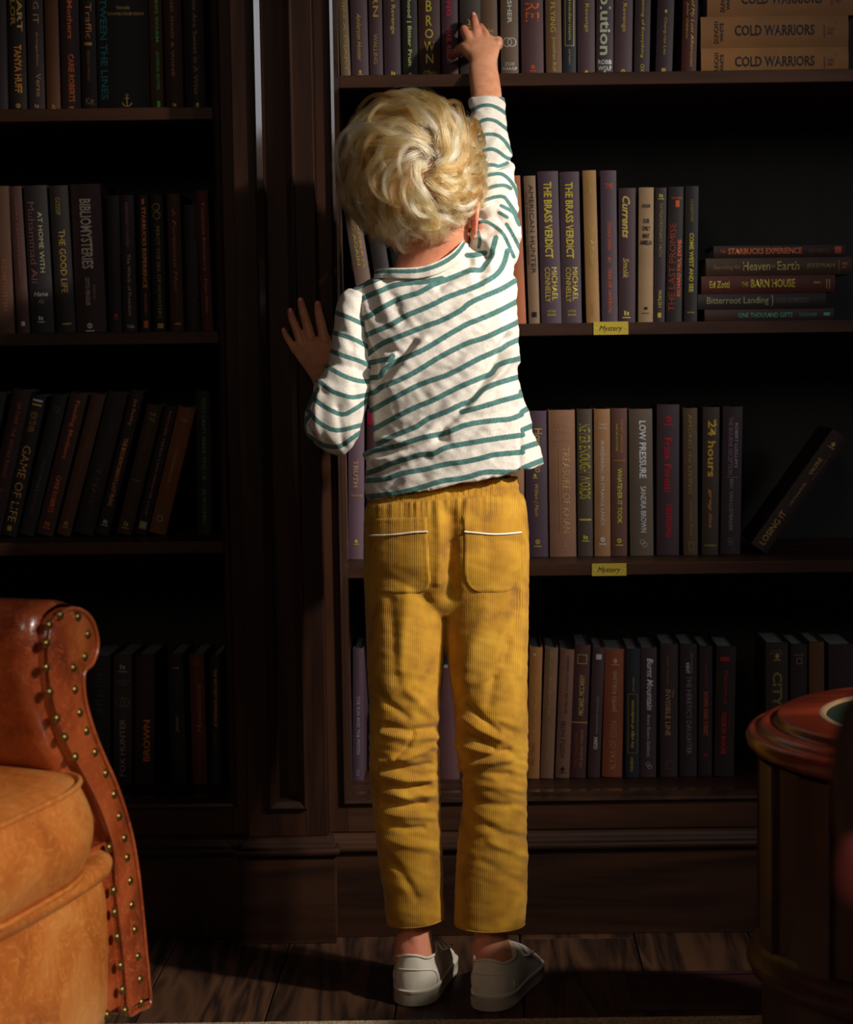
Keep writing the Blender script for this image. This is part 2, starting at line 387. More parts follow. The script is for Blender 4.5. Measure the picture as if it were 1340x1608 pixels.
def book_parts(root, w, h, d, rgb, texts, flat=False):
    """local: x across spine, -y towards the room, z up; spine face at y=0 .. bulge"""
    bl = min(.0035, w * .10); th = .0024
    def arc(x): return bl * (2 * x / w) ** 2
    n = 6; out = []
    xs = [-w / 2 + w * i / n for i in range(n + 1)]
    outer = [(-w / 2, d), (-w / 2, .011), (-w / 2 + .0008, .008), (-w / 2, .0055)] + [(xx, arc(xx)) for xx in xs] + [(w / 2, .0055), (w / 2 - .0008, .008), (w / 2, .011), (w / 2, d)]
    inner = [(w / 2 - th, d), (w / 2 - th, .006)] + [(-w / 2 + th, .006), (-w / 2 + th, d)]
    poly = outer + inner
    m = len(poly); mb = MB()
    vs = [(a, b, 0) for a, b in poly] + [(a, b, h) for a, b in poly]
    fs = [(i, (i + 1) % m, m + (i + 1) % m, m + i) for i in range(m)]
    mb.add(vs, fs)
    # caps as strips: outer[i] to inner side
    no = len(outer)
    for z in (0, 1):
        o_ = z * m
        L = [o_ + 0, o_ + 1, o_ + 2, o_ + 3]
        mb.f.append((o_ + 0, o_ + 1, o_ + no + 2, o_ + no + 3)); mb.m.append(0)
        mb.f.append((o_ + 1, o_ + 2, o_ + 3, o_ + no + 2)); mb.m.append(0)
        mid = list(range(4, 4 + n + 1))
        mb.f.append(tuple([o_ + no + 2, o_ + 3] + [o_ + q for q in mid] + [o_ + 4 + n + 1, o_ + no + 1])); mb.m.append(0)
        mb.f.append((o_ + no + 1, o_ + 4 + n + 1, o_ + 4 + n + 2, o_ + 4 + n + 3)); mb.m.append(0)
        mb.f.append((o_ + no + 1, o_ + 4 + n + 3, o_ + 4 + n + 4, o_ + no)); mb.m.append(0)
    c = mb.build('cover', cloth_mat(rgb), root, autos=30)
    pb = MB(); pb.box(-w / 2 + th, w / 2 - th, .0062, d - .004, .003, h - .0035); pb.build('page_block', M['paper'], root)
    surf = lambda u, v: (u, arc(u) - .0005, h - v)
    done = {}
    for i_, t in enumerate(texts):
        rgbT = t[-1]; mb = MB(); em = MB()
        if 1:
            k = t[0]
            if k == 'T':      # text, orient, u0,u1 (fraction of width), v0,v1 (fraction of height), style
                _, s, o_, u0, u1, v0, v1, st = t[:8]
                put_text(mb, s, (u0 - .5) * w, (u1 - .5) * w, v0 * h, v1 * h, o_, surf, shear=.28 if 'i' in st else 0, bold=.02 if 'b' in st else 0)
            elif k == 'R': _, u, v, r = t[:4]; ring(em, (u - .5) * w, v * h, r * w, r * w, .14, surf)
            elif k == 'B': _, u0, u1, v0, v1 = t[:5]; rect(em, (u0 - .5) * w, (u1 - .5) * w, v0 * h, v1 * h, surf)
            elif k == 'F':
                _, u0, u1, v0, v1 = t[:5]; e = .0009; U0, U1, V0, V1 = (u0 - .5) * w, (u1 - .5) * w, v0 * h, v1 * h
                rect(em, U0, U0 + e, V0, V1, surf); rect(em, U1 - e, U1, V0, V1, surf); rect(em, U0, U1, V0, V0 + e, surf); rect(em, U0, U1, V1 - e, V1, surf)
            elif k == 'L':    # small press mark: a few strokes
                _, u, v, r = t[:4]; rr = r * w; cu, cv = (u - .5) * w, v * h
                kk = int(abs(cv) * 9973) % 3
                if kk == 0: ring(em, cu, cv - rr * .2, rr * .75, rr * .75, .45, surf, 14); rect(em, cu - rr * .12, cu + rr * .12, cv - rr * .8, cv + rr * .6, surf)
                elif kk == 1: em.add([surf(cu, cv + rr), surf(cu + rr * .8, cv), surf(cu, cv - rr), surf(cu - rr * .8, cv)], [(0, 1, 2, 3)])
                else: rect(em, cu - rr * .7, cu - rr * .15, cv - rr * .7, cv + rr * .6, surf); rect(em, cu + rr * .1, cu + rr * .7, cv - rr * .4, cv + rr * .6, surf)
                rect(em, cu - rr * 1.2, cu + rr * 1.2, cv + rr * 1.1, cv + rr * 1.4, surf)
            elif k == 'A':    # anchor
                _, u, v, r = t[:4]; cu, cv = (u - .5) * w, v * h; r *= w
                rect(em, cu - r * .08, cu + r * .08, cv - r * .7, cv + r * .8, surf); rect(em, cu - r * .35, cu + r * .35, cv - r * .5, cv - r * .38, surf)
                ring(em, cu, cv - r * .9, r * .2, r * .2, .4, surf, 12)
                pts = []
                for q in (1.0, .78):
                    for i in range(13):
                        a = math.pi * i / 12; pts.append(surf(cu + r * .75 * q * math.cos(a), cv + r * .2 + r * .62 * q * math.sin(a)))
                em.grid(pts, 2, 13)
        if mb.v: mb.build('lettering', foil_mat(rgbT), root, fix=False)
        if em.v: em.build('emblem', foil_mat(rgbT), root, fix=False)

def stand_book(xb0, xb1, zb, xt0, yt, rgb, texts, label, group, Y=YSP, d=None, ybot=None):
    """standing book: bottom edge pixels xb0..xb1 on shelf height zb, top-left pixel (xt0, yt)"""
    # bottom-left/right world
    yb = ybot
    A = None
    # pixel row of the shelf at this depth
    def onz(px):
        lo, hi = -400, 2200
        for _ in range(40):
            mid = (lo + hi) / 2
            if P(px, mid, Y).z > zb: lo = mid
            else: hi = mid
        return P(px, (lo + hi) / 2, Y)
    a, b_ = onz(xb0), onz(xb1); t = P(xt0, yt, Y)
    dx, dz = t.x - a.x, t.z - a.z
    ang = math.atan2(dx, dz); h = math.hypot(dx, dz)
    w = abs(b_.x - a.x) * math.cos(ang) if abs(ang) > .05 else abs(b_.x - a.x)
    w = max(w - .0006, .006)
    rnd = random.Random(int(xb0 * 7 + zb * 1000))
    d = d or (.135 + .02 * rnd.random())
    # spine bottom centre; keep lowest corner on the shelf
    cx = (a.x + b_.x) / 2; lift = abs(math.sin(ang)) * w / 2
    r = empty('book', (cx, Y + (rnd.random() - .5) * .006, zb + lift + .0004), (0, ang, 0))
    tag(r, label, 'book', group)
    book_parts(r, w, h, d, rgb, texts)
    return r
def lying_book(x0, x1, y0, y1, zb, rgb, texts, label, group, Y=YSP, yaw=0.0, th=None):
    """book lying flat, spine facing the room; x0..x1 pixels, thickness from y0..y1 pixels"""
    A = P(x0, (y0 + y1) / 2, Y); B_ = P(x1, (y0 + y1) / 2, Y)
    h = B_.x - A.x; w = th or (P(x0, y0, Y).z - P(x0, y1, Y).z)
    r = empty('book', (A.x, Y, zb + w / 2)); r.rotation_euler = (0, math.pi / 2, 0)
    # local z -> world x ; local x -> -world z ; local top (v=0) is at the right end
    r.rotation_mode = 'XYZ'
    tag(r, label, 'book', group)
    book_parts(r, w, h, .15, rgb, texts)
    return r, zb + w
# ------------------------------------------------------------------ books
def T(s, o, u0, u1, v0, v1, rgb, st=''): return ('T', s, o, u0, u1, v0, v1, st, rgb)
YEL, GLD, TAN, WHT, PNK, LIL = (205, 185, 60), (200, 160, 70), (175, 140, 95), (215, 212, 205), (190, 25, 70), (150, 135, 150)
ORG, RED, TEA, GRN, OLV, BLK, CRM = (215, 95, 35), (190, 40, 30), (40, 130, 130), (40, 150, 80), (150, 135, 60), (28, 24, 24), (180, 25, 45)
g1 = 'books standing on the top shelf behind the reaching hand'
s1, s2, s3, s4 = SR[0], SR[1], SR[2], zbR + .002
R1 = [ # xb0,xb1,xt0(at y=0 measured),rgb,texts,label
 (536, 551.6, 531, (150, 132, 105), [T('A QUIN A DIARY', 'D', .35, .7, .3, .93, GLD)], 'grey-beige book with faint gold letters at the far left end of the top shelf'),
 (553, 579.6, 550, (100, 76, 88), [T('Anderson Hunter', 'D', .35, .62, .56, .86, GLD, 'i'), ('L', .5, .93, .13, GLD)], 'plum book with a small gold emblem, second from the left on the top shelf'),
 (581, 602, 579, (92, 66, 76), [T('IRN', 'D', .3, .7, .42, .58, GLD), T('WALLING', 'D', .3, .6, .69, .88, TAN)], 'narrow plum book with dull bronze capitals right of the gold-emblem book'),
 (604, 631.7, 602, (88, 64, 78), [T('The Revenge', 'D', .38, .68, .4, .69, YEL), ('L', .5, .94, .16, YEL)], 'plum book with yellow title left of the black book on the top shelf'),
 (633, 657, 631, (34, 32, 30), [T('Motherhood | Bitter Fruit', 'D', .3, .62, .3, .90, (190, 200, 120), 'b'), T('ess', 'D', .4, .6, .94, .98, (190, 200, 120))], 'black book with pale green lettering on the top shelf'),
 (658, 692, 657, (84, 48, 42), [T('B', 'H', .35, .62, .48, .55, YEL), T('R', 'H', .35, .62, .575, .64, YEL), T('O', 'H', .3, .68, .66, .72, YEL), T('W', 'H', .25, .75, .74, .80, YEL), T('N', 'H', .34, .68, .82, .88, YEL), T("O'Toole", 'H', .2, .82, .925, .95, YEL, 'i')], 'maroon book with big yellow capitals stacked one under another on the top shelf'),
 (694.6, 720.5, 693, (98, 62, 76), [T('BUNG', 'D', .3, .6, .4, .58, PNK, 'b'), T('HAIL RISES', 'D', .28, .62, .66, .86, PNK, 'b')], 'plum book with magenta capitals just left of the raised hand'),
 (723, 756, 722, (82, 74, 70), [T('Away', 'D', .3, .6, .6, .74, YEL, 'i')], 'grey-brown book touched by the raised fingers'),
 (757, 783, 755, (132, 104, 78), [T('Sands', 'D', .45, .75, .66, .8, GLD, 'i')], 'light brown book half behind the raised wrist'),
 (787, 815, 786, (134, 112, 92), [T('FLASHER', 'D', .38, .64, .38, .63, WHT, 'b'), ('R', .37, .75, .26, WHT), ('R', .63, .75, .26, WHT), T('ZOE', 'H', .2, .78, .88, .90, WHT), T('SHARP', 'H', .08, .92, .91, .93, WHT), ('L', .5, .985, .2, WHT)], 'taupe book with two interlocked white rings, right of the raised hand'),
 (819.5, 855, 818, (104, 70, 76), [T('REI', 'D', .2, .8, .5, .62, ORG), ('L', .5, .915, .12, ORG), T('WOODS PRESS', 'H', .2, .8, .95, .962, ORG)], 'wide plum book with orange-red lettering on the top shelf'),
 (858, 883, 856.5, (142, 106, 76), [T('FLYING', 'D', .3, .62, .5, .69, YEL), T('Jonathan Ball', 'D', .35, .65, .72, .94, YEL)], 'caramel book with yellow letters left of the navy book on the top shelf'),
 (884, 905, 884, (38, 46, 62), [('F', .15, .85, .2, .78, GLD), T('edge of modernism', 'D', .36, .64, .3, .74, YEL), T('john hopkins', 'D', .4, .6, .8, .9, GLD)], 'navy book with a gold frame round its title on the top shelf'),
 (907.5, 935, 907, (100, 72, 84), [T('The Revenge', 'D', .38, .66, .4, .69, YEL), ('L', .5, .95, .16, YEL)], 'plum book with yellow title between the navy book and the big pale-lettered one'),
 (936.5, 963.5, 937, (84, 64, 76), [T('Solution', 'D', .2, .85, .38, .84, (190, 200, 170), 'b'), T('ROBB', 'H', .1, .9, .87, .90, WHT, 'b'), T('WOLF', 'H', .1, .9, .91, .94, WHT, 'b'), ('L', .5, .97, .28, WHT)], 'plum book with very large pale green letters on the top shelf'),
 (964.5, 993, 966, (100, 72, 84), [T('The Revenge', 'D', .38, .66, .4, .69, YEL), ('L', .5, .95, .16, YEL)], 'plum book with yellow title right of the big pale-lettered one'),
 (996, 1020.5, 998, (76, 54, 64), [T('The Meaning of Everything', 'D', .38, .62, .35, .86, YEL), T('OXF', 'D', .4, .65, .90, .97, YEL)], 'dark plum book with a long yellow title right of the second plum twin'),
 (1029.5, 1056, 1033, (66, 46, 56), [('B', .45, .58, .55, .57, YEL), T('Chang-rae Lee', 'D', .38, .6, .60, .84, GLD), ('B', .35, .6, .93, .965, GLD)], 'dark plum book with small gold squares, standing alone near the right of the top shelf'),
 (1069.5, 1093.5, 1072.5, (92, 32, 20), [T('Family of My Lost Afternoon', 'D', .5, .78, .35, .92, GLD, 'i'), T('John Gibbon', 'D', .2, .4, .5, .74, GLD, 'i')], 'brick-red book beside the stack of tan books on the top shelf'),
]
for xb0, xb1, xt, rgb, tx, lab in R1:
    k = (xt - (xb0)) / 113.0; stand_book(xb0, xb1, s1, xb0 + k * 240 * 1.0, -118 + 0 * rgb[0], rgb, tx, lab, g1)
g = 'tan hardbacks lying in a stack on the top shelf'
cw = [('T', 'COLD WARRIORS', 'U', .28, .62, .23, .77, 'b', BLK), ('T', 'DUNCAN', 'X', .15, .85, .88, .91, 'b', BLK), ('T', 'WHITE', 'X', .2, .8, .845, .87, 'b', BLK), ('L', .5, .12, .16, (110, 70, 40)), ('B', .2, .3, .085, .088, (110, 70, 40))]
z = s1
for i, (x0, x1, y0, y1, c, lab) in enumerate([(1101.5, 1333, 78, 126, (196, 138, 72), 'tan book lying at the bottom of the top-shelf stack, lower edge hidden by the shelf'),
        (1101, 1333, 27, 76.5, (186, 132, 76), 'tan book lying second from the bottom of the top-shelf stack'),
        (1111, 1345, -26, 23.5, (186, 134, 80), 'tan book lying third up in the top-shelf stack, cut by the photo top')]):
    r, z = lying_book(x0, x1, y0, y1, z, c, cw, lab, g)
# second shelf
g = 'books standing on the second shelf right of the boy'
def rowbooks(rows, zs, group):
    for xb0, xb1, xt, yt, rgb, tx, lab in rows: stand_book(xb0, xb1, zs, xt, yt, rgb, tx, lab, group)
rowbooks([
 (569, 594, 531, 277, (136, 112, 104), [T('DREAMING AGAIN', 'D', .3, .5, .03, .6, YEL), T('ALICE ROBERTS', 'D', .65, .8, .14, .62, GLD)], 'mauve-brown book leaning left against the pilaster, beside the boy\'s hair'),
], s2, 'leaning books left of the boy')
rowbooks([
 (600, 625, 566, 290, (52, 42, 42), [T('No 1', 'H', .3, .7, .6, .64, GLD)], 'near-black book leaning behind the boy\'s neck, right of the mauve-brown one'),
 (629, 652, 600, 300, (24, 20, 22), [], 'black book leaning under the boy\'s hair, rightmost of the three leaning ones'),
], s2, 'leaning books left of the boy')
rowbooks([
 (800, 827, 790, 277, (205, 120, 72), [], 'orange-brown book with plain spine touching the striped sleeve'),
 (831, 849.7, 822.4, 276.6, (158, 130, 102), [T('AMERICAN HUNTER', 'D', .4, .78, .06, .66, BLK), T('WILLIE ROBERTSON and ANDREW', 'D', .1, .26, .1, .6, (90, 70, 55)), ('B', .3, .7, .92, .955, BLK)], 'narrow grey-brown book with dark capitals beside the orange-brown one'),
 (850.4, 882.8, 844, 269.7, (88, 66, 84), [T('THE BRASS VERDICT', 'D', .27, .66, .07, .57, YEL, 'b'), T('MICHAEL', 'D', .56, .83, .63, .85, YEL), T('CONNELLY', 'D', .22, .48, .63, .86, YEL), T('LITTLE', 'H', .3, .7, .912, .925, YEL), T('BROWN', 'H', .3, .7, .937, .95, YEL)], 'purple book in bold yellow capitals, left one of a matching pair'),
 (883.3, 914.5, 878.6, 270, (88, 66, 84), [T('THE BRASS VERDICT', 'D', .27, .66, .07, .57, YEL, 'b'), T('MICHAEL', 'D', .56, .83, .63, .85, YEL), T('CONNELLY', 'D', .22, .48, .63, .86, YEL), T('LITTLE', 'H', .3, .7, .912, .925, YEL), T('BROWN', 'H', .3, .7, .937, .95, YEL)], 'purple book in bold yellow capitals, right one of a matching pair'),
 (921.4, 942.7, 915, 268, (188, 146, 88), [T('Queen', 'D', .35, .7, .06, .15, (200, 170, 80), 'i'), T('Once A Mother', 'D', .38, .75, .36, .62, (200, 170, 80), 'i'), T('sierra', 'D', .4, .6, .87, .95, (170, 130, 80))], 'tall golden-tan book with embossed script beside the purple pair'),
 (945.7, 971, 943, 268, (90, 72, 92), [T('TIME', 'H', .3, .75, .085, .12, ORG), T('DONALD DUNN', 'D', .4, .62, .34, .52, ORG), ('L', .5, .58, .12, ORG), T('TREE OF SAFFRON', 'D', .4, .62, .64, .93, ORG)], 'tall purple book with small orange lettering, right of the golden-tan one'),
 (972, 999.4, 972, 295.6, (82, 56, 66), [T('Currents', 'D', .2, .65, .06, .37, (215, 190, 100), 'bi'), T('Smolik', 'D', .25, .58, .52, .67, (215, 190, 100), 'i'), ('L', .45, .93, .2, (215, 190, 100))], 'plum book with a large cream italic title'),
 (1002.4, 1026, 1003.6, 295, (190, 160, 124), [T('HOLM', 'H', .22, .76, .122, .15, BLK, 'b'), T('OUR', 'H', .3, .72, .23, .265, BLK, 'b'), T('ONLY', 'H', .24, .78, .285, .32, BLK, 'b'), T('MAY', 'H', .28, .74, .34, .375, BLK, 'b'), T('AMELIA', 'H', .1, .92, .39, .425, BLK, 'b'), ('B', .4, .62, .885, .905, BLK), ('B', .25, .75, .93, .934, BLK)], 'beige book with stacked black capitals between two plum books'),
 (1026.7, 1045, 1029.5, 295, (62, 46, 56), [('L', .5, .06, .22, YEL), T('EXTRAORDINARY FAITH', 'D', .38, .66, .12, .51, OLV), T('WALSH', 'D', .38, .68, .76, .89, YEL), ('B', .35, .65, .93, .965, YEL)], 'narrow dark plum book with olive capitals right of the beige one'),
 (1046, 1072, 1050, 294, (46, 34, 38), [T('RICHARD', 'H', .2, .85, .075, .09, ORG), ('B', .45, .68, .1, .15, ORG), T('THE LAST PROMISE', 'U', .12, .5, .27, .92, (170, 70, 40)), T('RICHARD PAUL EVANS', 'U', .62, .85, .39, .81, ORG, 'b')], 'near-black book with orange upward lettering on the second shelf'),
 (1074, 1095, 1076.4, 293, (42, 34, 38), [T('LUCKETOFF', 'D', .4, .62, .1, .26, OLV), T('COME WEST AND SEE', 'D', .35, .68, .345, .78, YEL, 'b'), T('VIKING', 'H', .2, .8, .925, .937, YEL)], 'near-black book with olive-yellow lettering beside the lying stack'),
], s2, g)
g = 'books lying in a stack at the right of the second shelf'
UL = lambda s, u0, u1, a, b, c, st='': ('T', s, 'U', u0, u1, 1 - b, 1 - a, st, c)
z = s2
for x0, x1, y0, y1, c, tx, lab in [
 (1107, 1310, 484.5, 503.5, (78, 44, 36), [UL('ONE THOUSAND GIFTS', .3, .68, .26, .68, (70, 190, 170)), UL('VOSKAMP', .35, .65, .73, .87, (60, 160, 150)), ('B', .35, .6, .03, .08, (60, 190, 170))], 'thin brown book with turquoise capitals lying at the bottom of the stack'),
 (1096.5, 1298, 459.5, 483.5, (48, 38, 38), [UL('Bitterroot Landing', .2, .78, .07, .55, (170, 165, 120)), UL('}', .1, .85, .57, .59, (170, 165, 120)), UL('SHERI REYNOLDS', .3, .62, .61, .86, (110, 95, 85))], 'near-black book with pale title lying second from bottom of the stack'),
 (1102, 1312, 430.5, 458, (104, 38, 22), [UL('Ed Zotti', .28, .68, .06, .21, YEL, 'b'), UL('THE', .35, .62, .3, .35, YEL), UL('BARN HOUSE', .2, .68, .37, .7, YEL, 'b'), UL('plume', .32, .55, .84, .89, YEL), ('B', .25, .8, .06, .065, YEL), ('B', .25, .8, .04, .045, YEL)], 'brick-red book with yellow title lying in the middle of the stack'),
 (1109, 1338, 400, 427.5, (84, 58, 42), [UL('Searching for', .4, .7, .05, .24, (160, 130, 80), 'i'), UL('Heaven', .22, .72, .255, .44, (200, 185, 110)), UL('on', .4, .6, .445, .475, (160, 130, 80)), UL('Earth', .22, .72, .49, .64, (200, 185, 110)), UL('JEREMIAH', .35, .68, .69, .88, (160, 130, 80)), ('L', .5, .05, .25, (140, 90, 60))], 'brown book with a long cream title lying second from top of the stack'),
 (1121, 1328, 379.5, 398, (60, 34, 30), [UL('THE', .35, .6, .05, .09, ORG), UL('STARBUCKS EXPERIENCE', .2, .72, .11, .67, (225, 115, 60), 'b'), UL('MICHELLI', .35, .62, .72, .87, (130, 70, 50)), ('B', .15, .75, .03, .08, (190, 80, 40))], 'dark brown book with bold orange capitals lying on top of the stack')]:
    r, z = lying_book(x0, x1, y0, y1, z, c, tx, lab, g, th=None)
    z += .0006
# third shelf
g = 'books standing on the third shelf'
rowbooks([
 (547, 572, 547, 643, (112, 88, 108), [T('THE', 'D', .4, .6, .1, .16, GLD), T('TRUTH', 'D', .3, .62, .34, .52, TAN, 'b'), T('Discovering', 'H', .15, .9, .565, .585, GLD, 'i'), ('L', .5, .88, .16, GLD)], 'lilac-purple book between the pilaster and the boy on the third shelf'),
 (576, 598, 576, 644, (70, 30, 40), [('B', 0.02, .98, .02, .1, (150, 20, 60))], 'dark maroon book with a crimson top band beside the shirt hem on the third shelf'),
 (795, 824, 794, 646, (178, 132, 98), [], 'pinkish-tan book half hidden by the trousers on the third shelf'),
 (827, 863, 824, 646, (84, 62, 84), [T('How to Do', 'D', .42, .75, .12, .42, GLD), T('Me', 'D', .1, .35, .12, .2, GLD), ('L', .42, .44, .09, YEL), T('William J Mann', 'D', .35, .55, .5, .72, GLD, 'i'), ('L', .5, .9, .14, GLD)], 'dark purple book with gold lettering beside the shirt hem'),
 (864, 905.7, 861, 644.6, (164, 120, 94), [T('CLIVE', 'H', .25, .8, .09, .115, TAN), T('CUSSLER', 'H', .22, .88, .135, .162, TAN), T('WITH CUSSLER', 'H', .18, .85, .2, .215, TAN), T('TREASURE OF KHAN', 'D', .5, .78, .25, .84, (186, 150, 100)), ('B', .38, .40, .25, .84, (186, 140, 70)), ('L', .55, .91, .08, (186, 140, 70))], 'wide tan-pink book with a long embossed title on the third shelf'),
 (908, 932, 906, 643, (84, 72, 62), [T('NEVER ENOUGH WORDS', 'D', .12, .88, .1, .61, (160, 150, 50), 'b'), ('B', .1, .9, .745, .755, YEL), ('L', .5, .87, .2, YEL)], 'dark taupe book with tall condensed olive-yellow capitals'),
 (934, 959.4, 933, 643, (184, 138, 92), [T('fergus', 'H', .3, .75, .095, .11, WHT), T('fleming', 'H', .3, .75, .12, .135, WHT), T('WANDERING IN STRANGE LANDS', 'D', .38, .62, .21, .79, (205, 195, 190)), ('L', .5, .89, .2, WHT)], 'golden-tan book with pale capitals between two dark ones on the third shelf'),
 (960.4, 985.5, 960, 642, (112, 74, 62), [T('HENRY LANGDON', 'D', .56, .74, .08, .3, (180, 120, 60)), T('AND JIM BUTCHER', 'D', .25, .4, .1, .29, YEL), ('B', .1, .9, .35, .355, (180, 120, 60)), T('WHATEVER IT TOOK', 'D', .38, .68, .405, .78, YEL, 'b'), ('L', .5, .9, .2, YEL)], 'reddish-brown book with a yellow title in the middle of the third shelf'),
 (990, 1027, 987.6, 643, (116, 102, 90), [T('LOW PRESSURE', 'D', .42, .72, .08, .47, (220, 220, 225), 'b'), T('SANDRA BROWN', 'D', .46, .7, .525, .84, (220, 220, 225)), ('R', .52, .905, .1, WHT), ('R', .62, .925, .1, WHT)], 'wide grey-taupe book with white capitals on the third shelf'),
 (1031.5, 1067, 1032, 636, (72, 50, 64), [('L', .5, .1, .18, CRM), T('Frank Peretti', 'D', .32, .64, .22, .58, CRM, 'b'), T('monster', 'U', .34, .66, .65, .88, CRM, 'b')], 'tall dark plum book with crimson lettering'),
 (1073.6, 1096.6, 1072.5, 641.5, (104, 80, 60), [T('AMONG the LIVING', 'D', .35, .62, .04, .58, OLV), T('Jonathan Rabb', 'D', .4, .62, .62, .87, OLV, 'i'), ('F', .35, .7, .91, .97, OLV)], 'olive-brown book with spaced olive capitals right of the crimson-lettered one'),
 (1102, 1128.5, 1104, 640, (72, 58, 48), [T('24 hours', 'D', .3, .78, .09, .47, (215, 170, 60), 'b'), T('the', 'D', .7, .85, .08, .17, (215, 170, 60), 'i'), T('greg iles', 'D', .35, .6, .55, .82, (200, 130, 60), 'bi'), T('PUTNAM', 'H', .15, .85, .93, .943, YEL)], 'dark olive book with playful golden lettering on the third shelf'),
 (1132, 1163.4, 1136, 639.6, (60, 42, 54), [T("ROBERT LUDLUM'S", 'D', .62, .78, .11, .41, (170, 160, 170)), T('THE BOURNE DECEPTION', 'D', .3, .52, .07, .46, (140, 120, 140)), ('B', .25, .8, .475, .478, LIL), T('ERIC VAN LUSTBADER', 'D', .4, .58, .49, .84, (150, 140, 155)), ('R', .45, .9, .1, LIL), ('R', .5, .925, .1, LIL)], 'dark plum book with lilac-grey lettering, last upright one of the third shelf'),
], s3, g)
# leaning dark book at the right end
_a, _b = P(1190, 855, YSP), P(1308, 690, YSP)
dx, dz = _b.x - _a.x, _b.z - _a.z; ang = math.atan2(dx, dz) ; hb = .232; wb = .031
r = empty('book', (P(1204, 860, YSP).x - wb / 2 * math.cos(ang) + .0, YSP, s3 + wb / 2 * math.sin(ang) + .0006), (0, ang, 0))
tag(r, 'dark maroon book leaning far right, alone at the third shelf end', 'book', 'books standing on the third shelf')
book_parts(r, wb, hb, .145, (52, 26, 26), [T('LOSING IT', 'U', .3, .62, .68, .96, GLD), T('a Non Running Mate Best', 'U', .42, .58, .42, .62, GLD, 'i'), T('VALERIE', 'U', .3, .5, .22, .36, GLD), T('BERTINELLI', 'U', .62, .74, .16, .38, (110, 90, 50)), ('L', .5, .09, .16, GLD)])
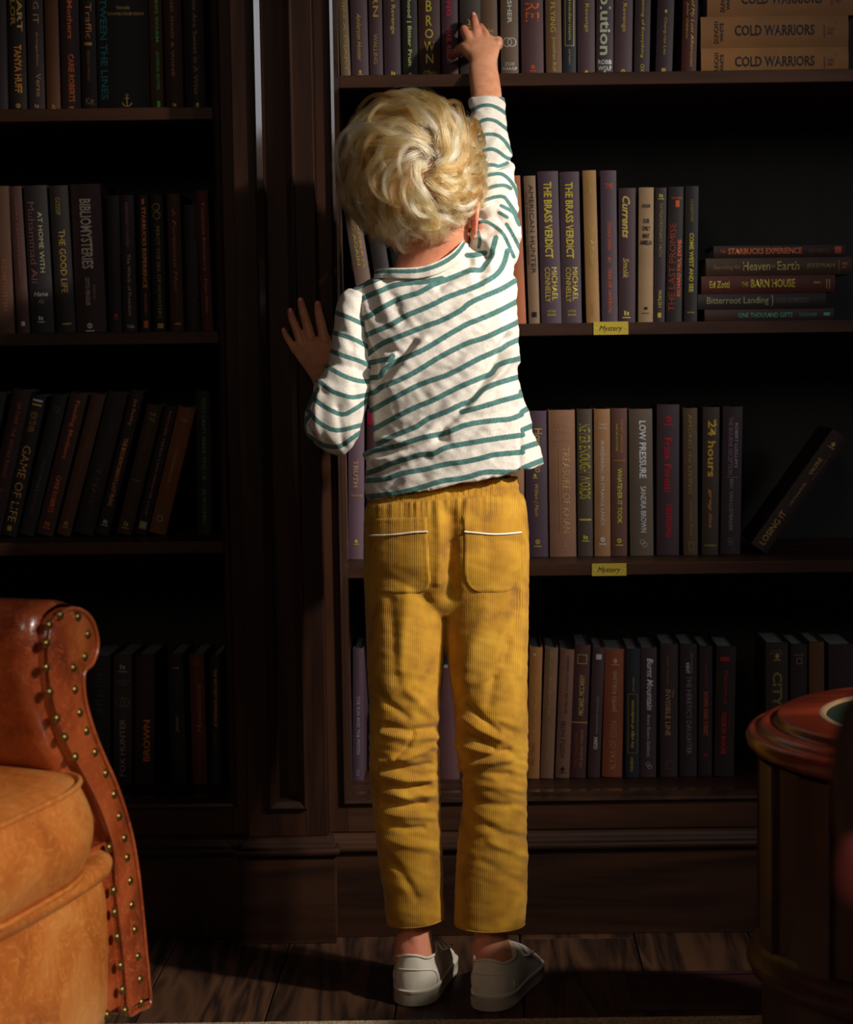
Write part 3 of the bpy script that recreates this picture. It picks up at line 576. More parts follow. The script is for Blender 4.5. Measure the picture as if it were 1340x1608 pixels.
# bottom right shelf
g = 'books standing on the bottom shelf of the right bookcase'
rowbooks([
 (554, 571, 554, 1019, (86, 64, 84), [T('ROBERT SEDGE', 'D', .55, .75, .06, .26, (110, 95, 90)), T('THE SUN AND THE MOON', 'D', .35, .68, .36, .8, (165, 150, 165)), ('F', .35, .6, .92, .96, LIL)], 'narrow mauve book between the pilaster and the yellow trousers, bottom shelf'),
 (690, 722, 690, 1050, (116, 76, 86), [], 'wide rose-mauve book seen between the boy\'s legs'),
 (827, 847.5, 832, 1017.5, (186, 126, 62), [T('A Golden Weed', 'U', .4, .65, .37, .66, (205, 150, 85)), T('MOLLY PEARL', 'U', .35, .6, .72, .9, (150, 100, 55)), ('L', .4, .05, .1, WHT)], 'amber-tan book touching the yellow trousers, bottom shelf'),
 (848.5, 869.5, 856, 1018, (144, 104, 82), [T('Believe Then Need Lies', 'D', .35, .62, .03, .53, OLV, 'bi'), T('MCQUEEN', 'U', .35, .6, .6, .85, OLV)], 'light brown book with olive lettering second from the trousers, bottom shelf'),
 (872, 894.7, 880, 1021, (134, 94, 78), [T('STEPHEN COONTS BESTSELLER', 'D', .5, .66, .05, .5, (70, 45, 40)), T('HOSTILE WATER', 'U', .3, .6, .55, .84, (70, 45, 40)), ('L', .5, .93, .2, BLK)], 'brown book with dark embossed lettering third from the trousers, bottom shelf'),
 (895, 920, 903, 1014, (78, 42, 44), [('F', .2, .8, .07, .14, GLD), T('MICHAEL MCCARRY', 'U', .38, .7, .22, .53, (200, 170, 95), 'i'), ('B', .02, .98, .578, .584, GLD), T('THE MURDER', 'U', .2, .4, .66, .93, (150, 70, 40)), T('OF JUDGE TRENT', 'U', .6, .78, .63, .92, (190, 120, 60))], 'dark maroon book with a gold square and gold bar, bottom shelf'),
 (923, 942.6, 931, 1018, (74, 48, 52), [('B', .3, .75, .05, .09, (190, 185, 190)), T('ANNA MARIE MALONEY', 'U', .5, .65, .37, .66, (150, 140, 145)), T('CLEAN', 'U', .38, .68, .69, .78, WHT, 'b')], 'narrow dark maroon book with a small white title, bottom shelf'),
 (945.5, 977.5, 951, 1021, (158, 82, 50), [('L', .5, .09, .16, (190, 150, 100)), T('JAMES ROLLINS', 'U', .4, .66, .17, .49, (195, 165, 115)), T('ALTAR OF EDEN', 'U', .36, .66, .56, .95, (185, 130, 90))], 'wide rust-orange book on the bottom shelf'),
 (982, 1004.7, 983, 1019, (34, 40, 56), [T('john hopkins', 'U', .45, .62, .22, .33, GLD), ('F', .15, .85, .35, .81, (150, 120, 50)), T('the edge of modernism', 'U', .35, .65, .4, .77, YEL), T('kaladjian', 'U', .3, .6, .84, .95, GLD)], 'navy book with a gold frame right of the rust-orange one'),
 (1005.7, 1031, 1006.6, 1018, (78, 56, 66), [T('Burnt Mountain', 'D', .38, .78, .08, .48, (205, 205, 220), 'bi'), T('Anne Rivers Siddons', 'D', .4, .62, .515, .84, (190, 185, 200)), ('R', .48, .9, .13, WHT), ('R', .58, .92, .13, WHT)], 'plum book with a white italic title on the bottom shelf'),
 (1037, 1064.7, 1037.5, 1012, (70, 48, 54), [T('Daniel J. Sharfstein', 'D', .35, .46, .09, .3, TAN), T('The', 'D', .65, .8, .34, .4, TAN, 'i'), T('INVISIBLE LINE', 'D', .28, .58, .34, .69, (190, 155, 115)), ('F', .3, .75, .88, .94, (120, 90, 80))], 'dark plum book with a tan title, right of the italic-titled plum one'),
 (1068, 1095, 1068, 1012, (58, 42, 52), [T('KATHLEEN', 'D', .62, .75, .07, .22, (140, 130, 140)), T('KENT', 'D', .35, .55, .14, .22, WHT, 'b'), T("THE HERETIC'S DAUGHTER", 'D', .38, .68, .24, .83, (140, 130, 135))], 'dark violet book with grey capitals on the bottom shelf'),
 (1097.7, 1119, 1098.5, 1016, (58, 36, 40), [T('MARC ELIOT', 'D', .42, .62, .14, .32, (150, 70, 50)), T('DOWN 42ND STREET', 'D', .35, .68, .35, .69, (190, 90, 50), 'b'), ('L', .5, .83, .14, RED)], 'dark brown book with orange-brown capitals, second last of the bottom-shelf row'),
 (1122, 1153, 1125.6, 1016, (50, 34, 34), [('B', .2, .65, .08, .11, RED), T('Massacre at', 'D', .42, .6, .19, .44, RED), T('YOURTH HOUSE', 'D', .3, .55, .5, .83, (200, 40, 30), 'b'), T('MICHAEL TRUE', 'D', .62, .78, .5, .8, (110, 35, 30))], 'dark book with red lettering at the end of the bottom-shelf row'),
 (1203, 1238.5, 1203, 1010, (60, 50, 46), [T('A NOVEL', 'H', .25, .7, .055, .065, OLV), T('BLUE', 'H', .2, .75, .075, .085, OLV), ('L', .5, .1, .14, GLD), T('CITY', 'D', .3, .72, .22, .48, OLV, 'b')], 'dark grey-brown book with olive capitals above the round table'),
 (1242, 1268, 1242, 1012, (54, 36, 40), [T('WILLIAMS', 'H', .2, .8, .075, .088, TAN), ('F', .35, .68, .105, .15, TAN)], 'dark maroon book with a tiny framed emblem above the round table'),
 (1271.5, 1295.6, 1271.5, 1009, (118, 78, 44), [], 'ochre-brown book above the round table'),
 (1302, 1345, 1302, 1013, (60, 42, 40), [], 'wide dark brown book at the right edge above the round table'),
], s4, g)
# left bookcase
g = 'books on the top shelf of the left bookcase'
def lrow(rows, zs, group, yt=None):
    for xb0, xb1, xt, y, rgb, tx, lab in rows: stand_book(xb0, xb1, zs, xt, y, rgb, tx, lab, group)
k = .026 * 288
lrow([
 (-8, 14, -8 - k, -120, (78, 62, 74), [], 'dusky purple book at the left edge, top shelf of the left bookcase'),
 (15.7, 43, 15.7 - k, -120, (44, 34, 30), [T('HEART', 'D', .55, .85, .3, .56, GLD, 'b'), T('VALOR', 'D', .15, .45, .3, .53, GLD, 'b'), T('TANYA HUFF', 'D', .32, .75, .63, .88, (225, 150, 60), 'b'), ('L', .5, .95, .18, GLD)], 'black-brown book with bold amber capitals, top shelf of the left bookcase'),
 (45.7, 71, 45.7 - k, -120, (72, 54, 60), [T('KING IT', 'D', .4, .75, .3, .52, TAN), T('Armageddon', 'D', .5, .7, .56, .74, TAN, 'i'), T('Verso', 'D', .5, .8, .78, .9, TAN), ('L', .5, .95, .18, TAN)], 'dull mauve book with small tan lettering, third from the left on the left top shelf'),
 (73.6, 95, 73.6 - k, -120, (122, 74, 42), [('L', .5, .95, .14, GLD)], 'leather-brown book with a nearly blank spine, top shelf of the left bookcase'),
 (97.7, 127, 97.7 - k, -120, (64, 40, 40), [T('Feeding Mothers', 'D', .3, .66, .2, .6, ORG, 'b'), T('CARIE ROBERTS', 'D', .38, .7, .68, .93, ORG, 'b'), ('L', .5, .97, .2, ORG)], 'dark maroon book with orange-red lettering, top shelf of the left bookcase'),
 (129.4, 153.5, 129.4 - k, -120, (48, 34, 30), [T('Air Traffic', 'D', .35, .75, .3, .6, (215, 140, 80)), ('B', .25, .75, .62, .635, GLD), T('GREGORY PARDLO', 'D', .42, .58, .66, .82, (170, 100, 60)), T('Kit', 'H', .25, .8, .91, .945, TAN)], 'dark brown book with a tan title left of the wide black book'),
 (155, 236, 155 - k, -120, (26, 24, 26), [T('READ BETWEEN THE LINES', 'D', .06, .2, .15, .92, TEA, 'b'), T('Novels', 'H', .4, .65, .43, .45, GLD), T('SWASHBUCKLER ESSAYS', 'H', .22, .92, .465, .48, GLD), ('A', .56, .93, .13, GLD)], 'very wide black book with a gold anchor and teal title'),
 (237, 257.5, 237 - k, -120, (112, 88, 46), [T('KEEPING WARM', 'D', .5, .75, .3, .62, GRN, 'b'), T('AVONA DAVIS', 'D', .5, .75, .67, .87, GRN, 'b'), ('B', .5, .75, .93, .98, (40, 190, 60))], 'olive-brown book with green lettering, right of the wide black one'),
 (260, 288, 260 - k, -120, (84, 48, 34), [T('LIVING GOD & WINE', 'D', .38, .55, .3, .8, (170, 110, 60)), ('L', .5, .95, .14, GLD)], 'chestnut book with small spaced letters, left top shelf, second last'),
 (292, 323.5, 292 - k, -120, (36, 28, 28), [T('Dreams Are Sweet in A Whit', 'D', .45, .65, .3, .9, (120, 75, 45)), ('L', .6, .95, .1, GLD)], 'black book with faint brown lettering at the right end of the left top shelf'),
], SL[0], g)
g = 'books on the second shelf of the left bookcase'
lrow([
 (-12, 23, -22, 293, (112, 74, 50), [T('ELIZABETH PETERS', 'D', .55, .75, .5, .85, (150, 90, 60))], 'brown book at the left edge, second shelf of the left bookcase'),
 (27, 46.4, 12.7, 293, (96, 62, 58), [T('GERRY NELSON HAWK', 'D', .4, .6, .08, .62, (150, 90, 80)), ('B', .35, .65, .92, .95, WHT)], 'narrow reddish-brown book, second from the left on the left second shelf'),
 (48.7, 85, 35.5, 292, (50, 42, 46), [T('Muhammad Ali', 'D', .12, .42, .11, .66, (150, 95, 95)), T('AT HOME WITH', 'D', .55, .75, .18, .59, (190, 180, 140)), T('Hana', 'H', .2, .8, .72, .75, WHT, 'i'), T('Ali', 'H', .35, .65, .77, .8, (150, 140, 130), 'i'), ('L', .45, .9, .13, WHT)], 'charcoal book with two lines of title and a white signature'),
 (88.8, 118.5, 75.6, 292, (50, 42, 38), [T('GOSSIP', 'D', .3, .55, .08, .2, OLV), T('THE GOOD LIFE', 'D', .38, .72, .3, .73, (190, 150, 70)), ('B', .3, .8, .935, .945, GLD)], 'black-brown book with golden spaced capitals on the left second shelf'),
 (120.5, 167.5, 109.6, 290, (72, 40, 48), [T('BIBLIOMYSTERIES', 'D', .28, .66, .1, .57, (205, 190, 170), 'b'), T('OTTO PENZLER', 'D', .36, .5, .63, .82, (190, 170, 150), 'b'), T('Edited by', 'D', .6, .7, .68, .78, (150, 130, 120)), ('L', .45, .96, .12, WHT)], 'wide dark maroon book with large cream capitals on the left second shelf'),
 (171, 191.6, 166, 307, (44, 34, 36), [('L', .55, .88, .18, RED)], 'black book with a small red mark right of the wide maroon one'),
 (194, 215.7, 187.8, 307, (66, 46, 52), [T('GERHARD CASPER', 'D', .36, .58, .05, .38, (140, 110, 110)), T('The Winds of Freedom', 'D', .4, .65, .43, .88, (190, 170, 150)), T('Yale', 'H', .25, .8, .945, .97, WHT)], 'dull plum book with cream lettering on the left second shelf'),
 (220.7, 237, 215.7, 306, (36, 28, 26), [('B', .35, .6, .03, .07, ORG), T('STARBUCKS EXPERIENCE', 'D', .32, .72, .09, .68, (215, 120, 30), 'b'), T('MICHELLI', 'D', .45, .65, .72, .87, ORG), ('B', .3, .75, .92, .97, ORG)], 'narrow black book with bold amber capitals on the left second shelf'),
 (241, 261, 234.7, 306, (38, 36, 30), [('R', .45, .09, .3, GLD), ('R', .5, .15, .3, GLD), T('PERCY THE SEA OF MONSTERS', 'D', .4, .68, .23, .9, (150, 120, 60)), ('B', .3, .8, .94, .975, GLD)], 'black-olive book with gold round ornaments on the left second shelf'),
 (267.7, 288.7, 261, 305, (96, 58, 36), [T('A Fortunate Man', 'D', .35, .65, .1, .7, (150, 105, 60), 'i'), ('B', .3, .8, .94, .95, GLD)], 'chestnut-brown book on the left second shelf'),
 (293, 314.6, 288, 322, (54, 40, 44), [('F', .2, .8, .3, .75, (90, 70, 80))], 'low dark book with a thin frame on the left second shelf'),
 (317, 335, 308, 300, (110, 42, 32), [T('Toujours Provence', 'D', .3, .65, .08, .57, (165, 100, 70)), T('Peter Mayle', 'D', .35, .65, .63, .87, (165, 100, 70))], 'dark red book at the right end of the left second shelf'),
], SL[1], g)
g = 'books leaning right on the third shelf of the left bookcase'
lrow([
 (-62, -34, -18, 620, (44, 42, 42), [T('ISBN', 'D', .4, .7, .1, .3, TEA)], 'black book at the left edge, leaning on the left third shelf'),
 (-30, 0, 20, 617, (64, 34, 34), [T('GATHER THE SMOKE RISING', 'D', .4, .62, .08, .6, (170, 80, 60)), T('Enid Bell', 'D', .4, .6, .68, .82, (150, 70, 60))], 'leaning dark maroon book, second from the left on the left third shelf'),
 (1, 26, 48, 624, (42, 34, 34), [('B', .2, .85, .03, .045, WHT), ('B', .2, .85, .06, .075, GLD), T('HOW TO WIN', 'D', .25, .7, .12, .26, GLD), T('GAME OF LIFE', 'D', .22, .75, .36, .9, (225, 160, 80)), ('B', .3, .6, .93, .965, GLD)], 'leaning black book with large gold serif-like capitals on the left third shelf'),
 (29, 53, 82, 624, (44, 42, 44), [('R', .5, .1, .2, (120, 110, 100)), T('UNSTOPPABLE HISTORY', 'D', .35, .6, .45, .85, (90, 80, 75))], 'leaning charcoal book with a faint ring near its top'),
 (56, 84, 111, 622, (84, 52, 38), [T('Feeding Mothers', 'D', .35, .68, .05, .46, ORG, 'b'), T('CARIE ROBERTS', 'D', .38, .66, .58, .84, ORG, 'b'), ('L', .5, .92, .2, ORG)], 'leaning brown book with orange lettering on the left third shelf'),
 (88, 111, 144, 622, (106, 64, 38), [T('Mark Weekday', 'D', .4, .6, .3, .8, (130, 80, 50)), ('L', .5, .92, .2, GLD)], 'leaning chestnut book with blank-looking spine on the left third shelf'),
 (115, 147, 169, 621, (50, 36, 36), [T('OF DEATH', 'D', .35, .65, .5, .8, (80, 60, 55))], 'leaning dark brown wide book, sixth along the left third shelf'),
 (150, 171, 206, 616, (52, 36, 36), [T('Jane Dudding', 'D', .35, .7, .06, .24, (215, 140, 80)), T("THE BOOKWOMAN'S LAST FLING", 'D', .35, .72, .33, .8, (225, 140, 50), 'b'), ('L', .5, .91, .22, WHT)], 'leaning dark maroon book with gold-orange title, tallest of the left third shelf'),
 (182, 207, 231, 640, (88, 60, 40), [T('THE', 'H', .3, .75, .06, .08, GLD), T('TUL', 'H', .3, .75, .1, .12, GLD), ('B', .2, .8, .58, .583, GLD), ('L', .5, .92, .22, GLD)], 'leaning walnut-brown book with small gold marks on the left third shelf'),
 (211, 231, 259, 641, (46, 32, 36), [T('MOTHER TERESA | NO GREATER LOVE', 'D', .38, .62, .04, .85, (190, 110, 80)), ('B', .2, .8, .9, .955, (190, 170, 140))], 'narrow leaning dark plum book beside the tan one'),
 (233, 261, 280, 644, (158, 98, 48), [T('RUBY', 'H', .3, .75, .09, .11, GLD), T('Comeback', 'D', .4, .6, .33, .6, (190, 140, 90)), ('R', .45, .88, .18, WHT)], 'leaning caramel-tan book, last of the leaning row on the left third shelf'),
 (310, 332, 308, 614, (32, 36, 30), [T("YOU CAN'T MAKE THIS UP", 'D', .4, .68, .05, .62, (30, 110, 60), 'b'), T('AL MICHAELS', 'D', .4, .68, .68, .92, (30, 110, 60), 'b')], 'upright black book with dark green lettering on the left third shelf'),
], SL[2], g)
g = 'books on the bottom shelf of the left bookcase'
lrow([
 (104, 131, 104, 1033, (34, 28, 28), [], 'black book closest to the armchair on the left bottom shelf'),
 (136, 173, 136, 1031, (38, 32, 32), [T('HALLS OF LAW', 'D', .4, .7, .1, .45, (62, 52, 48)), T('KING', 'D', .4, .6, .52, .62, (62, 52, 48))], 'black book with barely visible letters beside the armchair arm'),
 (178, 207, 178, 1030, (76, 66, 66), [('L', .5, .09, .2, (170, 165, 165)), T('TRUMP', 'H', .1, .9, .19, .205, (130, 120, 120)), T('FOX', 'H', .25, .75, .215, .23, (130, 120, 120)), ('R', .37, .36, .26, (130, 120, 120)), ('R', .63, .36, .26, (130, 120, 120)), T('FOX HUNTER', 'U', .35, .65, .49, .93, (185, 175, 175))], 'dark grey book with interlocked rings and upward grey capitals'),
 (211, 241, 212, 1030, (66, 42, 42), [T('BARING', 'H', .2, .75, .095, .11, (110, 50, 40)), T('BROWN', 'U', .45, .8, .5, .82, (225, 130, 50), 'b')], 'dark brown book with glowing orange capitals on the left bottom shelf'),
 (268, 292.6, 262, 1028, (38, 30, 32), [T('THE', 'H', .3, .75, .1, .115, GLD), T('Jessie', 'U', .4, .65, .48, .6, GLD, 'i'), T('DUNCAN', 'U', .4, .6, .68, .83, (70, 60, 50))], 'black book with a small gold name on the left bottom shelf'),
 (302.6, 326, 297, 1028, (112, 54, 42), [('R', .5, .06, .18, ORG), T('Hawthorne', 'U', .4, .75, .23, .6, (190, 90, 50), 'i'), T('SHUN MARCUS', 'U', .4, .6, .7, .95, (130, 60, 45))], 'rust-red book on the left bottom shelf'),
 (331, 347.5, 329, 1030, (34, 28, 24), [T('THE MYSTERY EXPERIENCE', 'D', .4, .7, .1, .55, (190, 125, 45), 'b'), T('IN THE', 'D', .4, .6, .6, .7, (130, 85, 40))], 'narrow black book with gold capitals against the right end of the left bottom shelf'),
], zbL + .002, g)
# brass shelf nameplates
M['brass_plate'] = mat('brass_plate', srgb(190, 168, 62), rough=.38, metal=.55)
M['ink'] = mat('black_ink', srgb(16, 16, 14), rough=.5)
M['screw'] = mat('screw_head', srgb(210, 200, 180), rough=.3, metal=.8)
def nameplate(px0, px1, py0, py1, shelf_obj):
    a = P(px0, py0, YS); b = P(px1, py1, YS)
    mb = MB(); mb.box(a.x, b.x, YS - .0012, YS + .0002, b.z, a.z)
    o = mb.build('nameplate', M['brass_plate'], None, bevel=.0004, seg=1)
    o.data.transform(Matrix.Translation(-Vector(bc_r.location))); o.parent = bc_r
    o['label'] = 'small brass nameplate reading Mystery'
    mb = MB(); w, h = b.x - a.x, a.z - b.z
    surf = lambda u, v: (a.x + u, YS - .0016, a.z - v)
    put_text(mb, 'Mystery', w * .17, w * .84, h * .28, h * .82, 'H', surf, shear=.35)
    t = mb.build('lettering', M['ink'], None, fix=False); t.data.transform(Matrix.Translation(-Vector(bc_r.location))); t.parent = o
    for u in (.07, .93):
        mb = MB(); mb.sphere((a.x + w * u, YS - .0013, (a.z + b.z) / 2), .0011, 4, 8, (1, .6, 1))
        s = mb.build('screw', M['screw'], None, smooth=True); s.data.transform(Matrix.Translation(-Vector(bc_r.location))); s.parent = o
nameplate(932, 987, 505.5, 525.5, None)
nameplate(929.5, 984, 885, 904, None)
# ------------------------------------------------------------------ rug and floor register
def rug_b(nt, b):
    tc = N(nt, 'ShaderNodeTexCoord'); n = N(nt, 'ShaderNodeTexNoise', Scale=260, Detail=3)
    nt.links.new(tc.outputs['Object'], n.inputs['Vector'])
    r = ramp(nt, [(.3, srgb(120, 100, 76)), (.7, srgb(186, 164, 130))]); nt.links.new(n.outputs['Fac'], r.inputs[0]); nt.links.new(r.outputs[0], b.inputs['Base Color'])
    bp = N(nt, 'ShaderNodeBump', Strength=.6, Distance=.002); nt.links.new(n.outputs['Fac'], bp.inputs['Height']); nt.links.new(bp.outputs[0], b.inputs['Normal'])
M['rug'] = mat('rug_wool', srgb(170, 150, 120), rough=.95, build=rug_b)
ra, rb = PZ(500, 1606, .006), PZ(1100, 1600, .006)
ry = (ra.y + rb.y) / 2
t = empty('rug', (0.1, 1.3, 0)); tag(t, 'beige wool rug under the armchair and round table', 'rug')
mb = MB(); mb.box(-1.5, 1.5, -1.2, ry - 1.3 - .012, 0.0004, .010); mb.build('pile', M['rug'], t, bevel=.003)
mb = MB(); mb.tube([(-1.5, ry - 1.3 - .007, .0062), (1.5, ry - 1.3 - .007, .0062)], .0055, 8); mb.build('bound_edge', M['rug'], t, smooth=True)
M['vent'] = mat('vent_metal', srgb(66, 38, 38), rough=.45, metal=.3)
M['vent_dark'] = mat('vent_dark', srgb(16, 12, 12), rough=.8)
a, b_ = PZ(957, 1527, .003), PZ(968, 1586, .003); x1 = a.x + .40
t = empty('floor_vent', ((a.x + x1) / 2, (a.y + b_.y) / 2, 0)); tag(t, 'dark metal floor vent with fine slats in front of the plinth', 'vent')
hx, hy = (x1 - a.x) / 2, (a.y - b_.y) / 2
mb = MB()
mb.box(-hx, hx, -hy, -hy + .022, .0002, .004); mb.box(-hx, hx, hy - .018, hy, .0002, .004); mb.box(-hx, -hx + .024, -hy + .022, hy - .018, .0002, .004); mb.box(hx - .024, hx, -hy + .022, hy - .018, .0002, .004)
mb.build('frame', M['vent'], t, bevel=.0008, seg=1)
mb = MB(); mb.box(-hx + .024, hx - .024, -hy + .022, hy - .018, .0002, .0008); mb.build('tray', M['vent_dark'], t)
y = -hy + .026
while y < hy - .020:
    mb = MB(); mb.box(-hx + .024, hx - .024, y, y + .0032, .0008, .0034); mb.build('slat', M['vent'], t); y += .0075

# ------------------------------------------------------------------ leather armchair
def leather_b(c0, c1, c2):
    def bd(nt, b):
        tc = N(nt, 'ShaderNodeTexCoord')
        n = N(nt, 'ShaderNodeTexNoise', Scale=7, Detail=6, Distortion=.8); nt.links.new(tc.outputs['Object'], n.inputs['Vector'])
        r = ramp(nt, [(.28, c0), (.5, c1), (.72, c2)]); nt.links.new(n.outputs['Fac'], r.inputs[0])
        # pale scuffs and creases
        v = N(nt, 'ShaderNodeTexNoise', Scale=22, Detail=8, Distortion=2.2); v.inputs['Roughness'].default_value = .62
        nt.links.new(tc.outputs['Object'], v.inputs['Vector'])
        rr = ramp(nt, [(.482, (0, 0, 0, 1)), (.5, (1, 1, 1, 1)), (.518, (0, 0, 0, 1))]); nt.links.new(v.outputs['Fac'], rr.inputs[0])
        mx = N(nt, 'ShaderNodeMix', data_type='RGBA'); mx.inputs['B'].default_value = tuple(min(1, q * 1.7) for q in c2[:3]) + (1,)
        ml = N(nt, 'ShaderNodeMath', operation='MULTIPLY'); ml.inputs[1].default_value = .45
        nt.links.new(rr.outputs[0], ml.inputs[0]); nt.links.new(ml.outputs[0], mx.inputs['Factor'])
        nt.links.new(r.outputs[0], mx.inputs['A']); nt.links.new(mx.outputs['Result'], b.inputs['Base Color'])
        f = N(nt, 'ShaderNodeTexVoronoi', Scale=420); nt.links.new(tc.outputs['Object'], f.inputs['Vector'])
        f2 = N(nt, 'ShaderNodeTexNoise', Scale=30, Detail=4, Distortion=1); nt.links.new(tc.outputs['Object'], f2.inputs['Vector'])
        ad = N(nt, 'ShaderNodeMath', operation='MULTIPLY_ADD'); ad.inputs[1].default_value = 5
        nt.links.new(f2.outputs['Fac'], ad.inputs[0]); nt.links.new(f.outputs['Distance'], ad.inputs[2])
        bp = N(nt, 'ShaderNodeBump', Strength=.28, Distance=.0012); nt.links.new(ad.outputs[0], bp.inputs['Height']); nt.links.new(bp.outputs[0], b.inputs['Normal'])
    return bd
M['leather_red'] = mat('leather_red', srgb(150, 70, 35), rough=.30, coat=.8, build=leather_b(srgb(96, 36, 18), srgb(146, 64, 30), srgb(178, 90, 46)))
M['leather_tan'] = mat('leather_tan', srgb(190, 110, 50), rough=.40, coat=.35, build=leather_b(srgb(158, 78, 28), srgb(200, 114, 48), srgb(218, 146, 76)))
M['nail'] = mat('antique_brass', srgb(128, 104, 56), rough=.34, metal=.9)
PHI = math.radians(70)
CF = Vector((math.sin(PHI), -math.cos(PHI), 0)); CT = Vector((math.cos(PHI), math.sin(PHI), 0))
P0 = Vector((-.462, 2.47, 0))
def chair_uv(px, py, s=0.0):
    d = ray(px, py); o = P0 + CF * s
    k = (o - CAMP).dot(CF) / d.dot(CF); q = CAMP + d * k
    return ((q - P0).dot(CT), q.z)
def CW(s, t_, z): return P0 + CF * s + CT * t_ + Vector((0, 0, z))
k_ = 2.37
def cp(x, y, s=0.0): return chair_uv(x / k_, 930 + y / k_, s)
chair = empty('armchair', tuple(CW(-.4, -.35, 0))); tag(chair, 'worn tan and chestnut leather armchair with brass nailhead trim at the left edge', 'armchair')
CI = Matrix.Translation(-Vector(chair.location))
def CB(mb, nm, m, **kw):
    par = kw.pop('par', chair)
    o = mb.build(nm, m, None, **kw); o.data.transform(CI); o.parent = par; return o
def smooth_path(pts, n=4, closed=False):
    out = []; m = len(pts)
    for i in range(m if closed else m - 1):
        p0 = pts[(i - 1) % m] if (closed or i > 0) else pts[i]; p1 = pts[i]; p2 = pts[(i + 1) % m]
        p3 = pts[(i + 2) % m] if (closed or i + 2 < m) else p2
        for k in range(n):
            t_ = k / n
            out.append(tuple(.5 * (2 * b + (c - a) * t_ + (2 * a - 5 * b + 4 * c - d) * t_ * t_ + (3 * b - a - 3 * c + d) * t_ ** 3) for a, b, c, d in zip(p0, p1, p2, p3)))
    if not closed: out.append(tuple(pts[-1]))
    return out
outer_px = [(332, 130), (341, 175), (338, 225), (318, 272), (291, 300), (292, 380), (310, 460), (335, 535), (368, 615), (402, 690), (430, 765), (456, 850), (475, 930), (490, 1020), (501, 1110), (512, 1220), (522, 1330), (532, 1430), (538, 1530), (495, 1556), (455, 1572)]
inner_px = [(448, 1480), (438, 1360), (425, 1250), (413, 1150), (406, 1050), (400, 960), (372, 860), (330, 760), (288, 680), (255, 620), (222, 555), (195, 480), (172, 395), (158, 310), (152, 220), (156, 150), (175, 95), (225, 58), (275, 60), (312, 88)]
PO = smooth_path([cp(*p) for p in outer_px + inner_px], 3, True)
# arm core: extruded backwards, panel boss at the front
ARM_L = .62
cen = (sum(p[0] for p in PO) / len(PO), sum(p[1] for p in PO) / len(PO))
# arm body: same section but wider towards the seat, running back
body_sec = []
for (t_, z) in PO:
    body_sec.append((t_, z + (.004 if z > .5 else 0)))
mb = MB(); pts = []
for s in (-.004, -.01, -.03, -.1, -.2, -.3, -.4, -.5, -ARM_L):
    e = 1.0 + (.03 if s < -.006 else 0)
    for (t_, z) in body_sec:
        tt = cen[0] + (t_ - cen[0]) * e; zz = z + (.006 if (s < -.006 and z > .55) else 0)
        if z > .3 and t_ < cen[0] and s < -.006: tt -= .012
        pts.append(CW(s, tt, zz))
n = len(body_sec); mb.grid(pts, 9, n, cv=True); mb.f.append(tuple(8 * n + i for i in range(n))); mb.m.append(0)
CB(mb, 'arm', M['leather_red'], smooth=True)
# the panel face: puffed
mb = MB(); pts = []
import mathutils
def inset(poly, d):
    n = len(poly); out = []
    for i in range(n):
        a, b_, c = Vector(poly[i - 1]), Vector(poly[i]), Vector(poly[(i + 1) % n])
        tn = (c - a).normalized(); nn = Vector((-tn.y, tn.x)); out.append(tuple(b_ + nn * d))
    return out
area = sum(PO[i - 1][0] * PO[i][1] - PO[i][0] * PO[i - 1][1] for i in range(len(PO)))
sg = 1 if area > 0 else -1
rings_ = [(0, -.004), (.0, .003), (.003, .008), (.008, .010), (.014, .0125)]
for d_, s in rings_:
    for (t_, z) in inset(PO, sg * d_): pts.append(CW(s, t_, z))
nb = len(PO); mb.grid(pts, len(rings_), nb, cv=True); 
# fill strip between the two sides with a triangulated face
mb.f.append(tuple((len(rings_) - 1) * nb + i for i in range(nb))); mb.m.append(0)
panel = CB(mb, 'arm_panel', M['leather_red'], smooth=True)
mb = MB(); mb.tube([CW(.009, t_, z) for t_, z in inset(PO, sg * .0015)], .0028, 8, closed=True); CB(mb, 'piping', M['leather_red'], smooth=True)
nails_r = [(225, 85), (290, 92), (326, 157), (315, 241), (273, 282), (278, 363), (296, 449), (321, 517), (353, 596), (393, 675), (424, 753), (443, 835), (462, 916), (472, 988), (484, 1075), (490, 1165), (501, 1257), (513, 1356), (521, 1441), (527, 1526), (467, 1557), (417, 1575), (370, 1605), (322, 1632), (270, 1658)]
nails_l = [(184, 122), (173, 190), (173, 280), (186, 372), (212, 470), (242, 541), (280, 614), (408, 950), (413, 1020), (424, 1110), (428, 1192), (438, 1283), (450, 1390), (457, 1480)]
nm = None
for i, q in enumerate(nails_r + nails_l):
    t_, z = cp(q[0], q[1], .012)
    if nm is None:
        mb = MB(); pts = []
        for a in range(6):
            ph = math.pi / 2 * a / 5
            for b_ in range(14): pts.append((.0064 * math.cos(ph) * math.cos(2 * math.pi * b_ / 14), .0064 * math.cos(ph) * math.sin(2 * math.pi * b_ / 14), .0052 * math.sin(ph)))
        mb.grid(pts, 6, 14, cv=True); nm = mb.mesh('nailhead', True); nm.materials.append(M['nail'])
    o = bpy.data.objects.new('nailhead', nm); link(o, chair)
    s_ = .0105 if q not in ((417, 1575), (370, 1605), (322, 1632), (270, 1658)) else .004
    o.location = CW(s_, t_, z) - Vector(chair.location); o.rotation_mode = 'QUATERNION'; o.rotation_quaternion = CF.to_track_quat('Z', 'Y')
